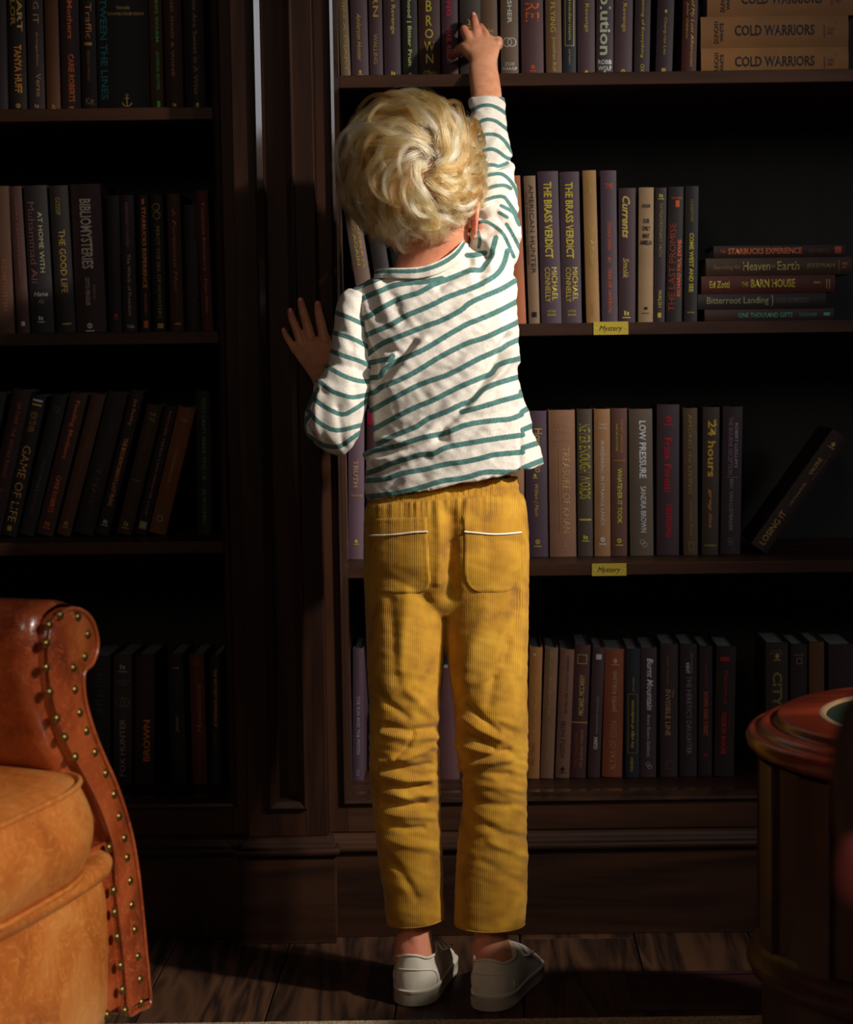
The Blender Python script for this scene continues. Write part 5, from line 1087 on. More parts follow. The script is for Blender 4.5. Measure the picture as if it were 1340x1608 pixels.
# --- striped shirt ---------------------------------------------------
TS = [
 [(534, 466), (549, 455.5), (572, 446.6), (593, 438)],
 [(546, 479), (560, 475.7), (575, 466), (597, 457), (619.5, 448), (649, 443.6), (672, 442), (694, 437)],
 [(734, 401), (748, 400), (762, 397)],
 [(556, 501), (576, 498), (597, 485), (619.5, 473), (634, 466.7), (657, 460), (679, 448), (707, 437), (730, 428), (740, 424), (755, 424), (763, 415), (773, 400), (774, 392), (779, 373)],
 [(562, 532), (590, 520), (612, 511), (642, 494), (672, 482), (702, 467), (740, 453), (763, 442), (781, 430), (791.5, 414), (797, 394)],
 [(572, 560), (590, 546.6), (605, 537.6), (634, 525.7), (664, 514), (694, 503), (723, 488), (736, 477), (761, 465), (787, 454), (811, 440)],
 [(580, 570), (599, 566), (611, 564), (617, 559)],
 [(575, 594), (586, 593), (596, 591), (605, 579), (622, 568), (641, 560), (669, 547), (707, 524), (734, 509), (754, 501), (782, 489), (813, 473)],
 [(570, 619), (588, 616), (599, 608), (622, 599), (645.5, 588), (669, 574), (692, 560), (734, 539), (761, 530.6), (787, 518.5), (807.6, 509), (816, 504)],
 [(580, 647), (603.5, 633), (630, 619), (653, 607), (677, 597.5), (700, 590), (723, 579), (747, 566), (770, 555.5), (787, 548), (799.5, 540), (816, 533)],
 [(594, 670), (622, 655), (653, 639.5), (677, 630), (700, 618.5), (723, 607), (754, 594), (771.5, 586.6), (779, 576.5), (790, 570), (817, 563)],
 [(598, 695), (622, 683), (653, 670.6), (672, 658), (700, 647), (723, 636), (742, 628.6), (757.5, 613), (778, 603), (818, 591)],
 [(725, 647), (754, 639.5), (785.5, 630), (819, 621)],
 [(575, 713), (591, 707), (622, 701), (638, 695.5), (669, 686), (700, 680), (731, 667.5), (770, 661), (801, 658), (819, 651)],
 [(583, 741), (600, 735), (614, 728), (638, 721), (661, 714), (681, 712.6), (700, 703), (739, 695.5), (778, 689), (821, 683)],
 [(575, 755), (606.6, 752), (630, 743.7), (669, 736.7), (700, 729), (731, 725), (762, 718), (778, 714), (821, 710)],
 [(565, 781), (622, 775), (661, 765.5), (692, 756), (720, 752), (739, 748), (762, 741.5), (793, 741.5), (812, 741), (826, 733), (862, 719)],
 [(819, 615), (824, 613)], [(820, 647), (830, 641)], [(821, 675), (838, 668)], [(822, 703), (850, 694)],
]
RS = [
 [(731, 157), (745, 146), (762, 143), (779, 147), (796, 159)],
 [(738, 175), (753.5, 167), (767, 165), (782, 169.5), (797, 180)],
 [(743, 197), (758.6, 189), (768.7, 187.6), (782, 192), (800, 206)],
 [(748, 217), (763.6, 211), (780, 212), (792, 220.7), (802, 235)],
 [(755, 238), (770, 234), (782, 237.5), (795.5, 247.5), (808, 251)],
 [(758, 259), (775, 259), (784, 261), (797, 256)],
 [(754, 278), (772, 274), (787, 273), (799, 281), (809, 294.6), (813, 306)],
 [(752, 301), (775, 293), (792, 291), (802, 296)],
 [(752, 318), (775, 310), (790.5, 309), (799, 318), (816, 343)],
 [(787, 323), (805.6, 333), (812, 346)], [(784, 334), (797, 341.6)],
 [(750, 350), (762, 347.5), (779, 357), (792, 370), (804, 396)],
 [(795.5, 351.7), (805.6, 368.5), (817, 391)],
 [(751, 365), (754, 377.5), (752, 388)],
]
LS = [
 [(518, 488), (539, 495), (553, 501), (564, 506)], [(514, 520), (542.5, 528), (563, 536), (578, 545)],
 [(512, 548), (540.7, 559), (568, 568), (584, 577)], [(504, 568), (528, 584), (555, 596), (580, 599), (592, 590)],
 [(498, 596), (519, 613), (537, 620), (555, 624), (580, 619)], [(494, 627), (512, 640), (537, 651), (555, 643.7), (574, 631)],
 [(485, 646), (501, 663.5), (528, 676), (562, 669)], [(490, 688), (510, 699.5), (533.5, 701), (556, 686)],
 [(499, 612), (491, 625), (483, 639)], [(484, 655), (477, 668), (482, 690)],
]
def ext(pl, a=14, b_=14):
    pl = list(pl)
    def e(p, q, k): d = math.hypot(p[0] - q[0], p[1] - q[1]); return (p[0] + (p[0] - q[0]) * k / d, p[1] + (p[1] - q[1]) * k / d)
    if a: pl = [e(pl[0], pl[1], a)] + pl
    if b_: pl = pl + [e(pl[-1], pl[-2], b_)]
    return pl
TS = [ext(p, 0 if i in (2, 12) or i >= 17 else 14, 0 if i in (1, 2, 3, 4, 6) or 12 <= i <= 15 else 14) for i, p in enumerate(TS)]
RS = [ext(p, 0 if i in (9, 10, 12, 13) else 10, 0 if i in (5, 7, 10, 13) else 8) for i, p in enumerate(RS)]
LS = [ext(p, 12, 12) if i < 8 else p for i, p in enumerate(LS)]
def add_stripes(me, sets):
    V = vcos(me); px, py = proj(V); d = np.full(px.shape, 1e9)
    for S, hw in sets:
        for pl in S: d = np.minimum(d, segdist(px, py, smooth_path(pl, 3) if len(pl) > 2 else pl) - hw)
    at = me.attributes.new('stripe', 'FLOAT', 'POINT'); at.data.foreach_set('value', np.clip(d, -8, 8).astype(np.float32))
def shirt_b(nt, b):
    a = N(nt, 'ShaderNodeAttribute', attribute_name='stripe'); tc = N(nt, 'ShaderNodeTexCoord')
    n = N(nt, 'ShaderNodeTexNoise', Scale=420, Detail=3); nt.links.new(tc.outputs['Object'], n.inputs['Vector'])
    ad = N(nt, 'ShaderNodeMath', operation='MULTIPLY_ADD'); ad.inputs[1].default_value = .9; nt.links.new(n.outputs['Fac'], ad.inputs[0]); nt.links.new(a.outputs['Fac'], ad.inputs[2])
    mr = N(nt, 'ShaderNodeMapRange'); mr.inputs['From Min'].default_value = .1; mr.inputs['From Max'].default_value = .9; nt.links.new(ad.outputs[0], mr.inputs['Value'])
    rg = ramp(nt, [(.3, srgb(52, 96, 92)), (.7, srgb(84, 128, 120))]); nt.links.new(n.outputs['Fac'], rg.inputs[0])
    rc = ramp(nt, [(.3, srgb(216, 204, 188)), (.7, srgb(236, 228, 216))]); nt.links.new(n.outputs['Fac'], rc.inputs[0])
    mx = N(nt, 'ShaderNodeMix', data_type='RGBA'); nt.links.new(mr.outputs[0], mx.inputs['Factor']); nt.links.new(rg.outputs[0], mx.inputs['A']); nt.links.new(rc.outputs[0], mx.inputs['B'])
    nt.links.new(mx.outputs['Result'], b.inputs['Base Color'])
    w = N(nt, 'ShaderNodeTexWave', Scale=330, Distortion=.5); w.bands_direction = 'X'; nt.links.new(tc.outputs['Object'], w.inputs['Vector'])
    n2 = N(nt, 'ShaderNodeTexNoise', Scale=45, Detail=4, Distortion=.6); nt.links.new(tc.outputs['Object'], n2.inputs['Vector'])
    a2 = N(nt, 'ShaderNodeMath', operation='MULTIPLY_ADD'); a2.inputs[1].default_value = 7; nt.links.new(n2.outputs['Fac'], a2.inputs[0]); nt.links.new(w.outputs['Fac'], a2.inputs[2])
    bp = N(nt, 'ShaderNodeBump', Strength=.35, Distance=.0005); nt.links.new(a2.outputs[0], bp.inputs['Height']); nt.links.new(bp.outputs[0], b.inputs['Normal'])
M['jersey'] = mat('striped_jersey', srgb(225, 215, 200), rough=.85, sheen=.15, build=shirt_b)
mb = MB(); loft(mb, torso, n=44, ex=.86); loft(mb, armR, n=32)
sh = remeshed(mb, 'shirt', .0023, 8, .6)
V = vcos(sh); Nn = vnor(sh); px, py = proj(V)
h = strokes(px, py, [
 ([(800, 532), (788, 552), (760, 600), (722, 650), (690, 682)], 9, -8), ([(802, 556), (785, 582), (745, 632), (705, 672)], 9, 7), ([(775, 535), (745, 590), (710, 640)], 14, 3.0),
 ([(700, 690), (650, 705), (600, 712)], 7, -3), ([(690, 676), (640, 696), (604, 694)], 7, 3.4), ([(590, 722), (640, 712), (690, 700)], 8, 2.4), ([(585, 748), (625, 735), (672, 716)], 6, -3.2), ([(640, 752), (690, 735), (740, 716)], 9, 2),
 ([(582, 700), (597, 697), (615, 699)], 6, -6), ([(577, 715), (592, 705), (606, 703)], 6, 4),
 ([(600, 600), (625, 566), (650, 540)], 7, -4), ([(612, 605), (640, 566), (668, 536)], 8, 3.2), ([(590, 605), (604, 580), (620, 558)], 6, 3.4), ([(582, 560), (604, 545), (622, 555)], 7, -3.5),
 ([(655, 600), (710, 545), (770, 500)], 12, -2.4), ([(680, 610), (740, 560), (790, 520)], 12, 2.2), ([(640, 560), (700, 510), (770, 455)], 14, 1.8),
 ([(555, 480), (567, 520), (580, 560), (590, 596)], 7, -5), ([(549, 466), (556, 490), (568, 522)], 5, 2.2), ([(606, 440), (618, 470), (632, 505)], 8, -1.8), ([(590, 446), (600, 470), (612, 500)], 7, 1.8), ([(575, 455), (584, 480), (594, 500)], 6, -1.6),
 ([(728, 372), (746, 384), (764, 398)], 6, -6), ([(764, 398), (757, 418), (752, 432)], 8, -3), ([(740, 372), (765, 380), (785, 372)], 7, 3.5), ([(776, 400), (770, 430), (762, 448)], 7, 2), ([(790, 372), (806, 402), (812, 432)], 4, -2.5),
 ([(690, 450), (712, 434), (738, 410)], 7, -3), ([(760, 268), (780, 263), (803, 252)], 5, -4.5), ([(757, 278), (782, 272), (800, 268)], 6, 3), ([(754, 288), (775, 284), (800, 288)], 5, -2.5), ([(754, 305), (780, 300), (804, 304)], 6, 2.5), ([(752, 325), (778, 318), (800, 322), (812, 340)], 5, -3.5),
 ([(752, 334), (780, 328), (800, 345), (812, 372)], 5, 3), ([(755, 340), (782, 340), (798, 362), (808, 390)], 4, -3), ([(757, 352), (780, 352), (794, 372), (802, 398)], 6, 2.6), ([(798, 236), (808, 246), (806, 262)], 6, 1.5),
 ([(818, 575), (820, 640), (818, 700), (818, 742)], 4, -2.5), ([(640, 480), (700, 450), (740, 440)], 14, 1.5), ([(800, 700), (760, 726), (700, 745)], 8, -1.2), ([(770, 672), (740, 700), (700, 712)], 10, 1.8), ([(740, 655), (780, 650), (810, 640)], 9, -1.6)])
nz = fnoise(px, py, V[:, 1] * 1000, 46, 17, 60, -.75, 3.1) * .0014 + fnoise(px, py, V[:, 1] * 1000, 17, 9, 30, .5, 9.1) * .0007
V += Nn * (h * 1.7 + nz * 2.0)[:, None]; setco(sh, V)
add_stripes(sh, [(TS, 4.1), (RS, 2.8)])
# the neck edge dips in under the collar band
V = vcos(sh); px, py = proj(V)
cyl = np.interp(px, [588, 612, 640, 664, 688, 710, 726, 738], [430, 429, 429.5, 428, 421, 410, 396, 382])
inn = (px > 592) & (px < 735) & (V[:, 1] < 3.0)
V[:, 1] += np.where(inn, np.clip((cyl - py) / 6.0, 0, 1) * .034 * np.clip((px - 592) / 14, 0, 1) * np.clip((735 - px) / 10, 0, 1), 0); setco(sh, V)
bvS = BVHTree.FromPolygons([tuple(v) for v in V], [tuple(p.vertices) for p in sh.polygons])
shirt = boy_part(sh, 'shirt', M['jersey'])
mb = MB(); loft(mb, armL, n=34); loft(mb, foreL, n=28)
sl = remeshed(mb, 'sleeve', .0022, 7, .6)
V = vcos(sl); Nn = vnor(sl); px, py = proj(V)
h = strokes(px, py, [([(497, 612), (489, 630), (484, 660), (492, 690)], 4, -4), ([(503, 600), (498, 640), (497, 670), (505, 695)], 5, 2.5), ([(510, 605), (530, 612), (560, 640)], 8, 2), ([(530, 640), (535, 670), (540, 700)], 6, -2),
 ([(520, 570), (550, 575), (575, 585)], 7, -2.5), ([(545, 600), (550, 640), (552, 680)], 8, 1.8), ([(560, 610), (562, 650), (556, 680)], 5, -2), ([(560, 555), (575, 575), (588, 590)], 6, 3), ([(540, 520), (560, 550), (575, 565)], 7, -1.5)])
nz = fnoise(px, py, V[:, 1] * 1000, 34, 14, 40, 1.1, 5.1) * .0022
V += Nn * (h * 1.6 + nz)[:, None]; setco(sl, V); add_stripes(sl, [(LS, 3.5)])
boy_part(sl, 'sleeve', M['jersey'], shirt)
# collar: ribbed band running round the neck
cb_t = [(590, 424), (612, 421.5), (640, 421), (662, 419), (684, 412), (704, 401), (718, 389), (728, 376)]
cb_b = [(588, 436), (612, 437), (640, 438), (664, 436.5), (688, 430), (710, 419), (726, 404), (736, 384)]
n_ = 44; tp = smooth_path(cb_t, 3); bp_ = smooth_path(cb_b, 3); m_ = len(tp); mb = MB(); pts = []; dv = []
rows = 11
for r_ in range(rows):
    f = r_ / (rows - 1)
    for i in range(m_):
        u = i / (m_ - 1); x = tp[i][0] * (1 - f) + bp_[i][0] * f; y = tp[i][1] * (1 - f) + bp_[i][1] * f
        x2, y2 = tp[i][0] * .08 + bp_[i][0] * .92, tp[i][1] * .08 + bp_[i][1] * .92
        hit = bvS.ray_cast(CAMP, ray(x2, y2 + 2)); Yb = hit[0].y if hit[0] is not None else 2.96
        if Yb > 3.01: Yb = 2.99
        pts.append(P(x, y, Yb - .0030 - .0012 * math.sin(math.pi * f) + .006 * (1 - f))); dv.append(abs(f - .34) * 16 - 2.9)
    back = []
    for i in range(1, 12):   # front half of the loop, beyond the neck
        u = i / 12; xx = 732 + (589 - 732) * u; yy = (381 + (432 - 381) * u) + 14 * f + 12 * math.sin(math.pi * u)
        pts.append(P(xx, yy, 3.0 + .045 * math.sin(math.pi * u))); dv.append(abs(f - .34) * 16 - 2.9)
mb.grid(pts, rows, m_ + 11, cv=True)
me = mb.mesh('collar', True, fix=False); at = me.attributes.new('stripe', 'FLOAT', 'POINT'); at.data.foreach_set('value', np.array(dv, dtype=np.float32))
co = boy_part(me, 'collar', M['jersey'], shirt); so = co.modifiers.new('s', 'SOLIDIFY'); so.thickness = .0022; so.offset = 0

# --- corduroy trousers -----------------------------------------------
mb = MB(); loft(mb, legL, n=36); loft(mb, legR, n=36); loft(mb, hips, n=48, ex=.85)
tr_ = remeshed(mb, 'trousers', .0023, 8, .6)
V = vcos(tr_); Nn = vnor(tr_); px, py = proj(V); X0 = V.copy()
S_ = [([(710, 806), (713, 860), (710, 930)], 10, -4.5), ([(690, 800), (694, 860), (690, 915)], 8, 2.6), ([(732, 790), (728, 830)], 6, 2), ([(700, 800), (704, 860), (706, 900)], 8, -3), ([(706, 860), (706, 900), (705, 935)], 14, -5),
 # left knee and calf
 ([(606, 1140), (640, 1148), (684, 1142)], 5, -3.2), ([(600, 1152), (640, 1160), (684, 1158)], 6, 2.8), ([(622, 1190), (640, 1172), (650, 1152)], 4, -3), ([(598, 1196), (640, 1190), (680, 1172)], 6, 3.2), ([(592, 1206), (630, 1208), (676, 1200)], 4.5, -3.5),
 ([(600, 1218), (640, 1226), (684, 1222)], 6, 3.4), ([(606, 1230), (640, 1238), (672, 1232)], 4.5, -4.2), ([(598, 1246), (640, 1252), (682, 1246)], 6, 3.2), ([(604, 1262), (636, 1266), (668, 1262)], 4.5, -3.6), ([(604, 1278), (640, 1282), (680, 1284)], 6, 2.6), ([(606, 1296), (640, 1302), (664, 1300)], 5, -3.2), ([(600, 1318), (640, 1326), (680, 1330)], 8, 2.2),
 ([(612, 1350), (636, 1378), (654, 1410)], 7, -2.4), ([(590, 1080), (612, 1106), (640, 1126)], 6, -2.4), ([(640, 1085), (664, 1108), (684, 1130)], 7, 2.4), ([(600, 1110), (620, 1090), (650, 1076)], 8, 1.6),
 # right knee and calf
 ([(724, 1096), (750, 1080), (776, 1066)], 6, -2.2), ([(735, 1108), (758, 1130), (782, 1148)], 5, -3.2), ([(728, 1128), (752, 1146), (786, 1160)], 6, 3), ([(722, 1146), (750, 1162), (776, 1176)], 4.5, -3.6), ([(720, 1170), (756, 1180), (790, 1186)], 6, 3.2), ([(740, 1190), (764, 1188), (800, 1178)], 4.5, -3.4), ([(724, 1204), (756, 1200), (800, 1192)], 6, 3),
 ([(726, 1218), (756, 1214), (800, 1216)], 5, -2.6), ([(740, 1236), (776, 1232), (818, 1240)], 7, 2.4), ([(734, 1256), (764, 1262), (800, 1266)], 5, -2.0), ([(768, 1300), (790, 1310), (824, 1316)], 6, -1.8), ([(770, 1322), (796, 1334), (824, 1344)], 6, 2), ([(756, 1350), (790, 1372), (820, 1386)], 8, -1.4), ([(786, 1140), (806, 1150), (824, 1164)], 6, -2),
 ([(800, 1012), (778, 1060), (768, 1104)], 9, -2.8), ([(766, 960), (742, 1010), (732, 1070)], 12, 2.2), ([(812, 930), (806, 990), (796, 1040)], 7, -2.6), ([(822, 930), (820, 1000), (816, 1060)], 6, 2),
 ([(640, 930), (634, 990), (628, 1050)], 10, 2.2), ([(612, 940), (618, 1000), (624, 1070)], 9, -2), ([(668, 940), (678, 1000), (680, 1060)], 9, -2.0), ([(606, 1400), (640, 1420), (690, 1404)], 12, -1.4)]
h = strokes(px, py, S_) * 1.35
# gathers falling from the elastic waist
wl = 790 - (px - 572) * (790 - 772) / 250.0           # lower edge of the waistband, pixels
gf = np.clip((py - wl) / 6, 0, 1) * np.exp(-np.clip(py - wl, 0, None) / 26.0)
gn = fnoise(px, py * 0 + 0, V[:, 1] * 0, 6.5, 1, 1, 0, 12.0)
h += gf * gn * .0048 * np.clip((px - 580) / 30, 0.1, 1)
bf = np.clip((wl - py) / 3, 0, 1)
ru = fnoise(px, py, V[:, 1] * 0, 4.2, 22, 1, 0, 22.0)
h += bf * (ru * .0022 + .0008 * np.cos((wl - py) * 2 * math.pi / 11.0) - .0016)
h += -.0028 * np.exp(-((py - wl) / 3.0) ** 2)
knee = np.exp(-((py - 1215) / 95.0) ** 2)
h += fnoise(px, py, V[:, 1] * 1000, 36, 10, 40, .25, 7.7) * (.0007 + .0020 * knee)
# hems
V += Nn * h[:, None]; setco(tr_, V)
# wale coordinate (arc length across the cloth)
ax = np.where(px < 704, 640.0, 768.0); hw = 62.0
u = np.where(py > 960, ax + hw * np.arcsin(np.clip((px - ax) / 66.0, -.98, .98)), px)
t01 = np.clip((py - 930) / 60.0, 0, 1); u = px * (1 - t01) + u * t01
u = u + 10 * np.sin(py / 70.0) * .15 * t01
at = tr_.attributes.new('wale', 'FLOAT', 'POINT'); at.data.foreach_set('value', u.astype(np.float32))
bvT = BVHTree.FromPolygons([tuple(v) for v in V], [tuple(p.vertices) for p in tr_.polygons])
def cord_b(nt, b):
    a = N(nt, 'ShaderNodeAttribute', attribute_name='wale'); tc = N(nt, 'ShaderNodeTexCoord')
    n = N(nt, 'ShaderNodeTexNoise', Scale=24, Detail=6, Distortion=.4); nt.links.new(tc.outputs['Object'], n.inputs['Vector'])
    ml = N(nt, 'ShaderNodeMath', operation='MULTIPLY'); ml.inputs[1].default_value = 2 * math.pi / 2.9; nt.links.new(a.outputs['Fac'], ml.inputs[0])
    sn = N(nt, 'ShaderNodeMath', operation='SINE'); nt.links.new(ml.outputs[0], sn.inputs[0])
    n3 = N(nt, 'ShaderNodeTexNoise', Scale=1100, Detail=1); nt.links.new(tc.outputs['Object'], n3.inputs['Vector'])
    md = N(nt, 'ShaderNodeMath', operation='MULTIPLY_ADD'); md.inputs[1].default_value = .11; nt.links.new(sn.outputs[0], md.inputs[0]); nt.links.new(n.outputs['Fac'], md.inputs[2])
    r = ramp(nt, [(.2, srgb(130, 84, 6)), (.5, srgb(184, 130, 16)), (.85, srgb(212, 162, 40))]); nt.links.new(md.outputs[0], r.inputs[0]); nt.links.new(r.outputs[0], b.inputs['Base Color'])
    a2 = N(nt, 'ShaderNodeMath', operation='MULTIPLY_ADD'); a2.inputs[1].default_value = .6; nt.links.new(n3.outputs['Fac'], a2.inputs[0]); nt.links.new(sn.outputs[0], a2.inputs[2])
    bp = N(nt, 'ShaderNodeBump', Strength=.32, Distance=.0005); nt.links.new(a2.outputs[0], bp.inputs['Height']); nt.links.new(bp.outputs[0], b.inputs['Normal'])
M['cord'] = mat('mustard_corduroy', srgb(200, 140, 30), rough=.85, sheen=.12, build=cord_b)
trousers = boy_part(tr_, 'trousers', M['cord'])
M['cord_piping'] = mat('cream_piping', srgb(236, 226, 200), rough=.6)
def on_cloth(bv, x, y, off):
    d = ray(x, y); hit = bv.ray_cast(CAMP, d)
    return hit[0] - d * off
def pocket(top, bl, pipe, mirror=False):
    """top: (xl,yl,xr,yr); bl: outline samples (f, xl, xr, y)"""
    rows_, cols = 40, 34; pts = []; wv = []
    o = resample([(f, xl, xr, y) for f, xl, xr, y in bl], 8); k = len(o)
    def at_(f):
        for i in range(k - 1):
            if o[i + 1][0] >= f:
                q = (f - o[i][0]) / max(1e-9, o[i + 1][0] - o[i][0]); return o[i] * (1 - q) + o[i + 1] * q
        return o[-1]
    slope = (top[3] - top[1])
    for i in range(rows_ + 1):
        f = i / rows_; _, xl, xr, y = at_(f)
        for j in range(cols + 1):
            g = j / cols; x = xl + (xr - xl) * g; yy = y + slope * (g - .5) * (1 - f)
            e = min(g * cols, (1 - g) * cols, i, rows_ - i)
            off = (-.0006, .0017, .0024, .0017, .0020)[min(4, int(e))]
            pts.append(on_cloth(bvT, x, yy, off)); wv.append(x + 1.1)
    mb = MB(); mb.grid(pts, rows_ + 1, cols + 1); me = mb.mesh('pocket', fix=False)
    at2 = me.attributes.new('wale', 'FLOAT', 'POINT'); at2.data.foreach_set('value', np.array(wv, dtype=np.float32))
    # normals toward the camera
    if me.polygons[len(me.polygons) // 2].normal.y > 0: me.flip_normals()
    p = boy_part(me, 'pocket', M['cord'], trousers)
    mb = MB(); pp = smooth_path(pipe, 8); mb.tube([on_cloth(bvT, x, y, .0032) for x, y in pp], .0015, 8); boy_part(mb.mesh('piping'), 'piping', M['cord_piping'], p)
    return p
pocket((586, 813, 672, 810), [(0, 586, 671, 812), (.35, 579, 673, 850), (.7, 579, 676, 895), (.85, 581, 677, 913), (.94, 590, 671, 926), (1.0, 612, 652, 933)], [(580, 841), (600, 841), (625, 839), (650, 836), (672, 835)])
pocket((726, 809, 818, 808), [(0, 725, 819, 809), (.35, 728, 820, 850), (.7, 727, 820, 890), (.85, 729, 817, 910), (.94, 738, 808, 924), (1.0, 758, 788, 932)], [(729, 835), (750, 837), (775, 839), (800, 838), (819, 836)])
# waistband stitch lines are in the cloth; hem cords
for leg in (legL, legR):
    (xL, yL, xR, yR, Y, ty) = leg[0]
    a = P(xL, yL, Y); b_ = P(xR, yR, Y); c = (a + b_) / 2; hh = (b_ - a) / 2
    mb = MB(); mb.tube([c + hh * math.cos(q * math.pi / 20) * .985 + Vector((0, ty * .985 * math.sin(q * math.pi / 20), .002)) for q in range(40)], .0010, 8, closed=True)
    me = mb.mesh('hem'); at2 = me.attributes.new('wale', 'FLOAT', 'POINT'); boy_part(me, 'hem', M['cord'], trousers)

# --- canvas shoes ----------------------------------------------------
def canvas_b(nt, b): noise_bump(nt, b, 800, .35, .0006)
M['canvas'] = mat('cream_canvas', srgb(216, 206, 188), rough=.8, build=canvas_b)
def sole_b(nt, b):
    tc = N(nt, 'ShaderNodeTexCoord'); mp = N(nt, 'ShaderNodeMapping'); mp.inputs['Rotation'].default_value = (0, math.radians(32), 0)
    nt.links.new(tc.outputs['Object'], mp.inputs[0]); w = N(nt, 'ShaderNodeTexWave', Scale=190); w.bands_direction = 'Z'; nt.links.new(mp.outputs[0], w.inputs['Vector']); r = ramp(nt, [(.35, srgb(150, 138, 116)), (.65, srgb(206, 196, 176))]); nt.links.new(w.outputs['Fac'], r.inputs[0]); nt.links.new(r.outputs[0], b.inputs['Base Color'])
    bp = N(nt, 'ShaderNodeBump', Strength=.6, Distance=.0006); nt.links.new(w.outputs['Fac'], bp.inputs['Height']); nt.links.new(bp.outputs[0], b.inputs['Normal'])
M['sole'] = mat('cream_rubber', srgb(210, 200, 182), rough=.55, build=None); M['sole_tread'] = mat('textured_rubber', srgb(196, 184, 162), rough=.6, build=sole_b)
def shoe(px, py, ang, label):
    c = PZ(px, py, 0.0); root = empty('shoe', (0, 0, 0)); root.parent = person
    root.location = c - Vector(person.location); root.rotation_euler = (0, 0, -ang); root['label'] = label
    L = .205; SH = .024
    WS = 1.06
    ctl = [(0.0, .0, .0), (.004, .014, .014), (.018, .026, .026), (.045, .0325, .0325), (.08, .033, .034), (.12, .035, .037), (.15, .038, .041), (.175, .036, .039), (.192, .026, .028), (.202, .012, .013), (.205, 0, 0)]
    right = smooth_path([(b_ * WS, a) for a, b_, c_ in ctl], 4); left = smooth_path([(-c_ * WS, a) for a, b_, c_ in ctl], 4)
    out = right + left[::-1][1:-1]; n = len(out)
    def lv(q, z, dy=0): return [Vector((x * q, L * .5 + (y - L * .5) * (1 - (1 - q) * .45) + dy, z)) for x, y in out]
    mb = MB(); Ls = [lv(.96, .0006), lv(.99, .002), lv(1.0, .006), lv(1.0, SH - .005), lv(1.012, SH - .0045), lv(1.012, SH - .001), lv(.985, SH)]
    mb.grid([p for l in Ls for p in l], len(Ls), n, cv=True); mb.f.append(tuple(range(n))); mb.m.append(0); mb.f.append(tuple((len(Ls) - 1) * n + i for i in range(n))); mb.m.append(0)
    so_ = mb.build('sole', M['sole'], root, autos=50)
    mb = MB(); band = [(x * 1.022, L * .5 + (y - L * .5) * 1.014) for x, y in out if y < .030]
    band.sort(key=lambda q: math.atan2(q[0], .035 - q[1])); bpz = []
    for z in (.002, .0035, .0155, .017): bpz += [Vector((x * (1.0 if z in (.0035, .0155) else .985), y, z)) for x, y in band]
    mb.grid(bpz, 4, len(band)); mb.build('heel_tread', M['sole_tread'], root, smooth=True)
    # upper: morph from the footprint to the ankle opening
    oc = (0.0, .046); oa, ob = .0295, .038
    ang_ = [math.atan2(y - .075, x) for x, y in out]
    mb = MB(); rows_ = []
    for k in range(13):
        f = k / 12.0
        row = []
        for (x, y), a in zip(out, ang_):
            ox, oy = oc[0] + oa * math.cos(a), oc[1] + ob * math.sin(a)
            front = sm(.06, .2, y)
            g_ = f ** (1.9 - 1.0 * front)                       # walls stay steep at the heel, the toe slopes back
            bx = x * .955; by = L * .5 + (y - L * .5) * .975
            X = bx + (ox - bx) * g_; Yy = by + (oy - by) * g_
            zt = .071 + .004 * sm(.05, 0, y) + .010 * front - .003 * math.sin(math.pi * min(1, max(0, (y) / .1)))
            Z = SH - .001 + (zt - SH) * (f ** (1.0 - .35 * front))
            X += math.copysign(.0025, x) * math.sin(math.pi * f) * (1 - front) if abs(x) > 1e-4 else 0
            row.append(Vector((X, Yy, Z)))
        rows_.append(row)
    inner_ = [Vector((oc[0] + (p.x - oc[0]) * .92, oc[1] + (p.y - oc[1]) * .93, p.z - .001)) for p in rows_[-1]]
    low = [Vector((p.x, p.y, p.z - .012)) for p in inner_]
    allr = rows_ + [inner_, low]
    mb.grid([p for r_ in allr for p in r_], len(allr), n, cv=True); up = mb.build('upper', M['canvas'], root, smooth=True)
    # collar binding, heel counter seam
    mb = MB(); mb.tube([p + Vector((0, 0, .0005)) for p in rows_[-1]], .0021, 8, closed=True); mb.build('collar_binding', M['canvas'], root, smooth=True)
    bv = BVHTree.FromPolygons([tuple(v) for v in mb.v], mb.f)
    mbu = MB(); mbu.grid([p for r_ in rows_ for p in r_], len(rows_), n, cv=True); bvu = BVHTree.FromPolygons([tuple(v) for v in mbu.v], mbu.f)
    path = []
    for k in range(25):
        t_ = math.pi * k / 24; az = -math.pi / 2 - 1.25 * math.cos(t_) * -1; zz = .026 + .028 * math.sin(t_) ** .6
        o3 = Vector((.12 * math.cos(az), .046 + .12 * math.sin(az), zz)); hit = bvu.ray_cast(o3, (Vector((0, .046, zz)) - o3).normalized())
        if hit[0]: path.append(hit[0] + (o3 - hit[0]).normalized() * .0004)
    if len(path) > 3: mb = MB(); mb.tube(path, .0011, 6); mb.build('seam', M['canvas'], root, smooth=True)
    # hook straps over the instep
    for yc in (.100, .122):
        pts = []
        for q in range(17):
            x = -.027 + .066 * q / 16
            for dy in (-.0085, -.0075, .0075, .0085):
                hit = bvu.ray_cast(Vector((min(x, .030), yc + dy, .2)), Vector((0, 0, -1)))
                z = (hit[0].z if hit[0] else .05) + (.0030 if abs(dy) < .008 else .0008)
                if x > .030: z += (x - .030) * .3
                pts.append((x, yc + dy, z))
        mb = MB(); mb.grid(pts, 17, 4); st = mb.build('strap', M['canvas'], root, smooth=True); sd = st.modifiers.new('s', 'SOLIDIFY'); sd.thickness = .002
    mb = MB(); pts = []
    for q in range(9):
        f = q / 8
        for x in (-.016, -.008, 0, .008, .016): pts.append((x, .082 + .012 * f, .066 + .018 * (1 - f) - .0002 * (x * 1000) ** 2 * .05))
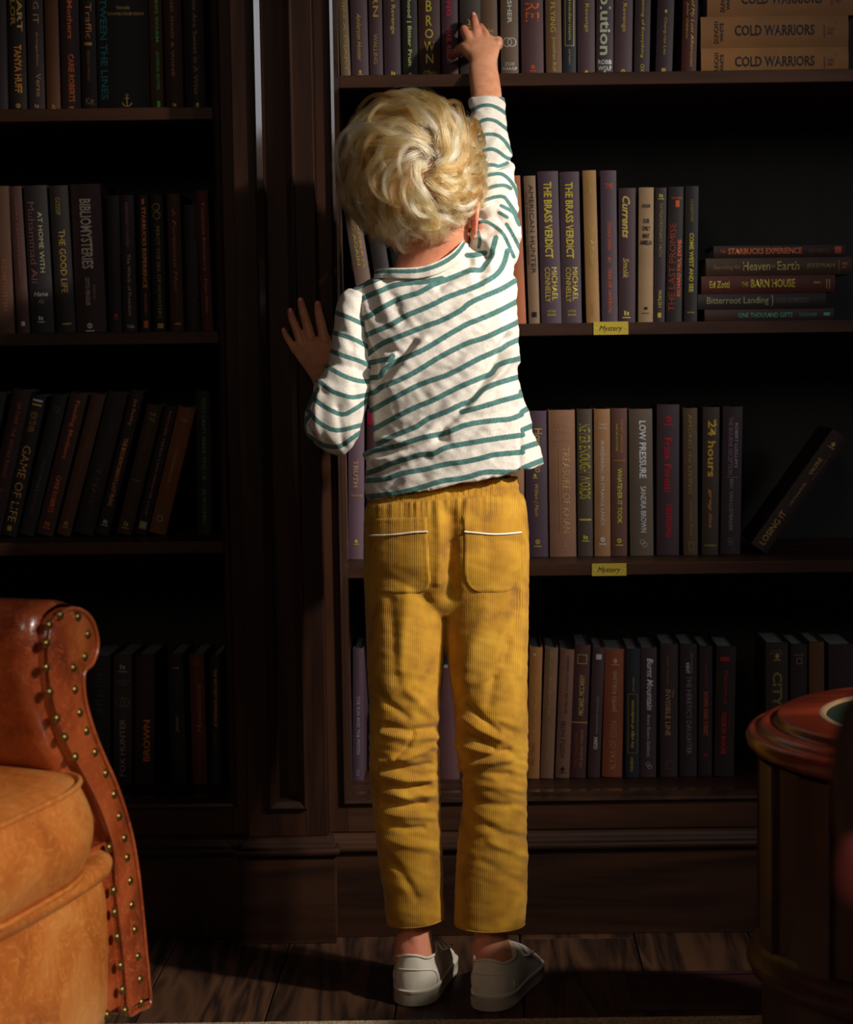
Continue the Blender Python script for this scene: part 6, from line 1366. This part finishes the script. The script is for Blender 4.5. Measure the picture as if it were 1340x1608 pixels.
    mb.grid(pts, 9, 5); tg = mb.build('tongue', M['canvas'], root, smooth=True); sd = tg.modifiers.new('s', 'SOLIDIFY'); sd.thickness = .003
    return root
shoe(646, 1582, math.radians(9), 'cream canvas shoe on the left foot of the boy')
shoe(764, 1590, math.radians(17), 'cream canvas shoe on the right foot of the boy')

# --- hair -------------------------------------------------------------
rg = random.Random(11); nr = np.random.RandomState(4)
AX = np.array([.0745, .0860, .0920]); HCn = np.array(HC) + np.array([.0035, 0, 0])
def hair_b(nt, b):
    n, bp = noise_bump(nt, b, 120, .8, .004, detail=6)
M['hair_base'] = mat('hair_base', srgb(120, 80, 38), rough=.75, build=hair_b)
mb = MB(); pts = []
for i in range(25):
    for j in range(40):
        a = math.pi * i / 24; q = 2 * math.pi * j / 40
        n3 = np.array([math.sin(a) * math.cos(q), math.sin(a) * math.sin(q), math.cos(a)])
        # hairline: keep the face side free
        s = 1.02
        if n3[1] > .35 and n3[2] < .35: s = .93
        if n3[2] < -.72: s = .90
        pts.append(HCn + n3 * AX * s * (1 + .012 * noise.noise(tuple(n3 * 4))))
mb.grid(pts, 25, 40, cv=True); hb_ = boy_part(mb.mesh('hair'), 'hair', M['hair_base'], person)
Wn = np.array(P(676, 262, 2.90)) - HCn; Wn = Wn / AX; Wn /= np.linalg.norm(Wn)
def flow(n3):
    """growth direction on the unit scalp: away from the whorl, swirling clockwise"""
    r = n3 - Wn * n3.dot(Wn); d = math.acos(max(-1, min(1, n3.dot(Wn))))
    t_ = (n3 * n3.dot(Wn) - Wn); t_ = t_ - n3 * t_.dot(n3)
    L = np.linalg.norm(t_)
    if L < 1e-5: t_ = np.array([1., 0, 0])
    else: t_ = t_ / L
    sw = np.cross(n3, t_)
    a = 1.15 * math.exp(-d / .9) + .15
    side = 1.0
    v = t_ * math.cos(a) + sw * math.sin(a) * side
    v = v + np.array([0, 0, -.55]) * sm(.5, 1.5, d)
    v = v - n3 * v.dot(n3); return v / (np.linalg.norm(v) + 1e-9)
guides = []
NC = 620
cand = list(range(900)); 
for k in cand:
    z = 1 - 2 * (k + .5) / 900.0
    ph = k * 2.399963 + rg.random() * .4; r_ = math.sqrt(max(0, 1 - z * z)); n3 = np.array([r_ * math.cos(ph), r_ * math.sin(ph), z])
    if n3[1] > .30 and n3[2] < .25: continue
    if n3[2] < -.86 or (n3[2] < -.55 and n3[1] > .1): continue
    if n3[0] > .86 and n3[2] < -.2 and n3[1] > -.3: continue            # around the right ear
    guides.append(n3)
allp = []; sizes = []; tint = []; rad = []
def skullpt(n3, h): 
    n3 = n3 / np.linalg.norm(n3); nn = n3 / AX; nn /= np.linalg.norm(nn); return HCn + n3 * AX + nn * h, nn
for gi, n0 in enumerate(guides):
    up = n0[2] > .25; low = n0[2] < -.45
    L = (.062 + .030 * rg.random()) * (1.15 if up else 1.0) * (.55 if low else 1.0)
    if n0[2] < -.2: L *= .85
    lift = (.008 + .017 * rg.random()) * (1.5 if up else 1.0) * (.6 if low else 1.0) + (.026 * rg.random() ** 2 if (up and n0[0] < .1) else 0)
    curl = rg.uniform(-1, 1) * 42 + 12; steps = 15; ds = L / (steps - 1)
    cph = rg.random() * 6.28; camp = rg.uniform(.003, .0085); twist = rg.choice((-1, 1)) * rg.uniform(1.0, 2.3)
    n3 = n0.copy(); pth = []; frames = []
    d = flow(n3)
    for s in range(steps):
        f = s / (steps - 1)
        h = lift * math.sin(math.pi * min(1, .12 + .62 * f)) * (1 - .15 * f) + .001
        if f > .75 and rg.random() < .0: h += .01
        p, nn = skullpt(n3, h); side = np.cross(nn, d); side /= np.linalg.norm(side) + 1e-9
        p = p + side * camp * math.sin(cph + 5.0 * f * twist) + nn * camp * .8 * math.cos(cph + 5.0 * f * twist) * f
        pth.append(p); frames.append((nn, side))
        a = curl * ds * (0.3 + 1.2 * f) * .9
        d2 = flow(n3) * .25 + d * .75; sd = np.cross(n3, d2); d2 = d2 * math.cos(a) + sd * math.sin(a); d2 /= np.linalg.norm(d2)
        n3 = n3 + d2 * ds / .088; n3 /= np.linalg.norm(n3); d = d2 - n3 * d2.dot(n3); d /= np.linalg.norm(d) + 1e-9
    pth = np.array(pth); ct = rg.random()
    ns = 46 if not low else 30
    wid = .0078
    for q in range(ns):
        o1, o2 = rg.gauss(0, 1) * wid * .55, rg.gauss(0, 1) * wid * .55; oh = rg.random() * .004 - .0005
        cl = .06 + .30 * rg.random(); lf = .78 + .3 * rg.random(); fz = rg.gauss(0, 1) * .0016; fz2 = rg.gauss(0, 1) * .0016; fly = rg.random() < .07
        flm = rg.uniform(.004, .022); fls = rg.uniform(-.02, .02)
        P_ = np.empty((steps, 3))
        t1 = frames[0][1]; t2 = np.cross(frames[0][0], t1)
        for s in range(steps):
            f = s / (steps - 1) * lf; ii = f * (steps - 1); i0 = min(int(ii), steps - 1); i1 = min(i0 + 1, steps - 1); w_ = min(1.0, ii - i0)
            base = pth[i0] * (1 - w_) + pth[i1] * w_; nn, side = frames[i0]
            fwd = np.cross(side, nn); tap = 1 - (1 - cl) * f ** .8
            P_[s] = base + side * (o1 * tap + fz * f * 1.3) + fwd * o2 * tap + nn * (oh + fz2 * f + (flm * f * f if fly else 0)) + side * (fls * f * f if fly else 0)
        allp.append(P_); sizes.append(steps); tint.append(min(1, max(0, ct * .75 + rg.random() * .35 - .05)))
        rad.append(.00026 if not fly else .00014)
A_ = np.concatenate(allp) - np.array(person.location)
hc = bpy.data.hair_curves.new('hair_strands'); hc.add_curves(sizes)
hc.attributes['position'].data.foreach_set('vector', A_.astype(np.float32).reshape(-1))
ra_ = hc.attributes.get('radius') or hc.attributes.new('radius', 'FLOAT', 'POINT')
tp_ = np.linspace(1, .35, 15); ra_.data.foreach_set('value', np.concatenate([r_ * tp_ for r_ in rad]).astype(np.float32))
ti = hc.attributes.new('tint', 'FLOAT', 'CURVE'); ti.data.foreach_set('value', np.array(tint, dtype=np.float32))
mh = bpy.data.materials.new('blond_hair'); mh.use_nodes = True; nt = mh.node_tree; nt.nodes.clear()
out_ = nt.nodes.new('ShaderNodeOutputMaterial'); ph_ = nt.nodes.new('ShaderNodeBsdfHairPrincipled'); ph_.parametrization = 'COLOR'
at3 = N(nt, 'ShaderNodeAttribute', attribute_name='tint'); rr = ramp(nt, [(0, srgb(120, 72, 30)), (.3, srgb(172, 122, 66)), (.6, srgb(218, 178, 122)), (1, srgb(250, 234, 200))])
nt.links.new(at3.outputs['Fac'], rr.inputs[0]); nt.links.new(rr.outputs[0], ph_.inputs['Color']); ph_.inputs['Roughness'].default_value = .28; ph_.inputs['Radial Roughness'].default_value = .6
nt.links.new(ph_.outputs[0], out_.inputs[0]); hc.materials.append(mh)
ho = bpy.data.objects.new('hair_strands', hc); link(ho, hb_); ho['kind'] = 'stuff'
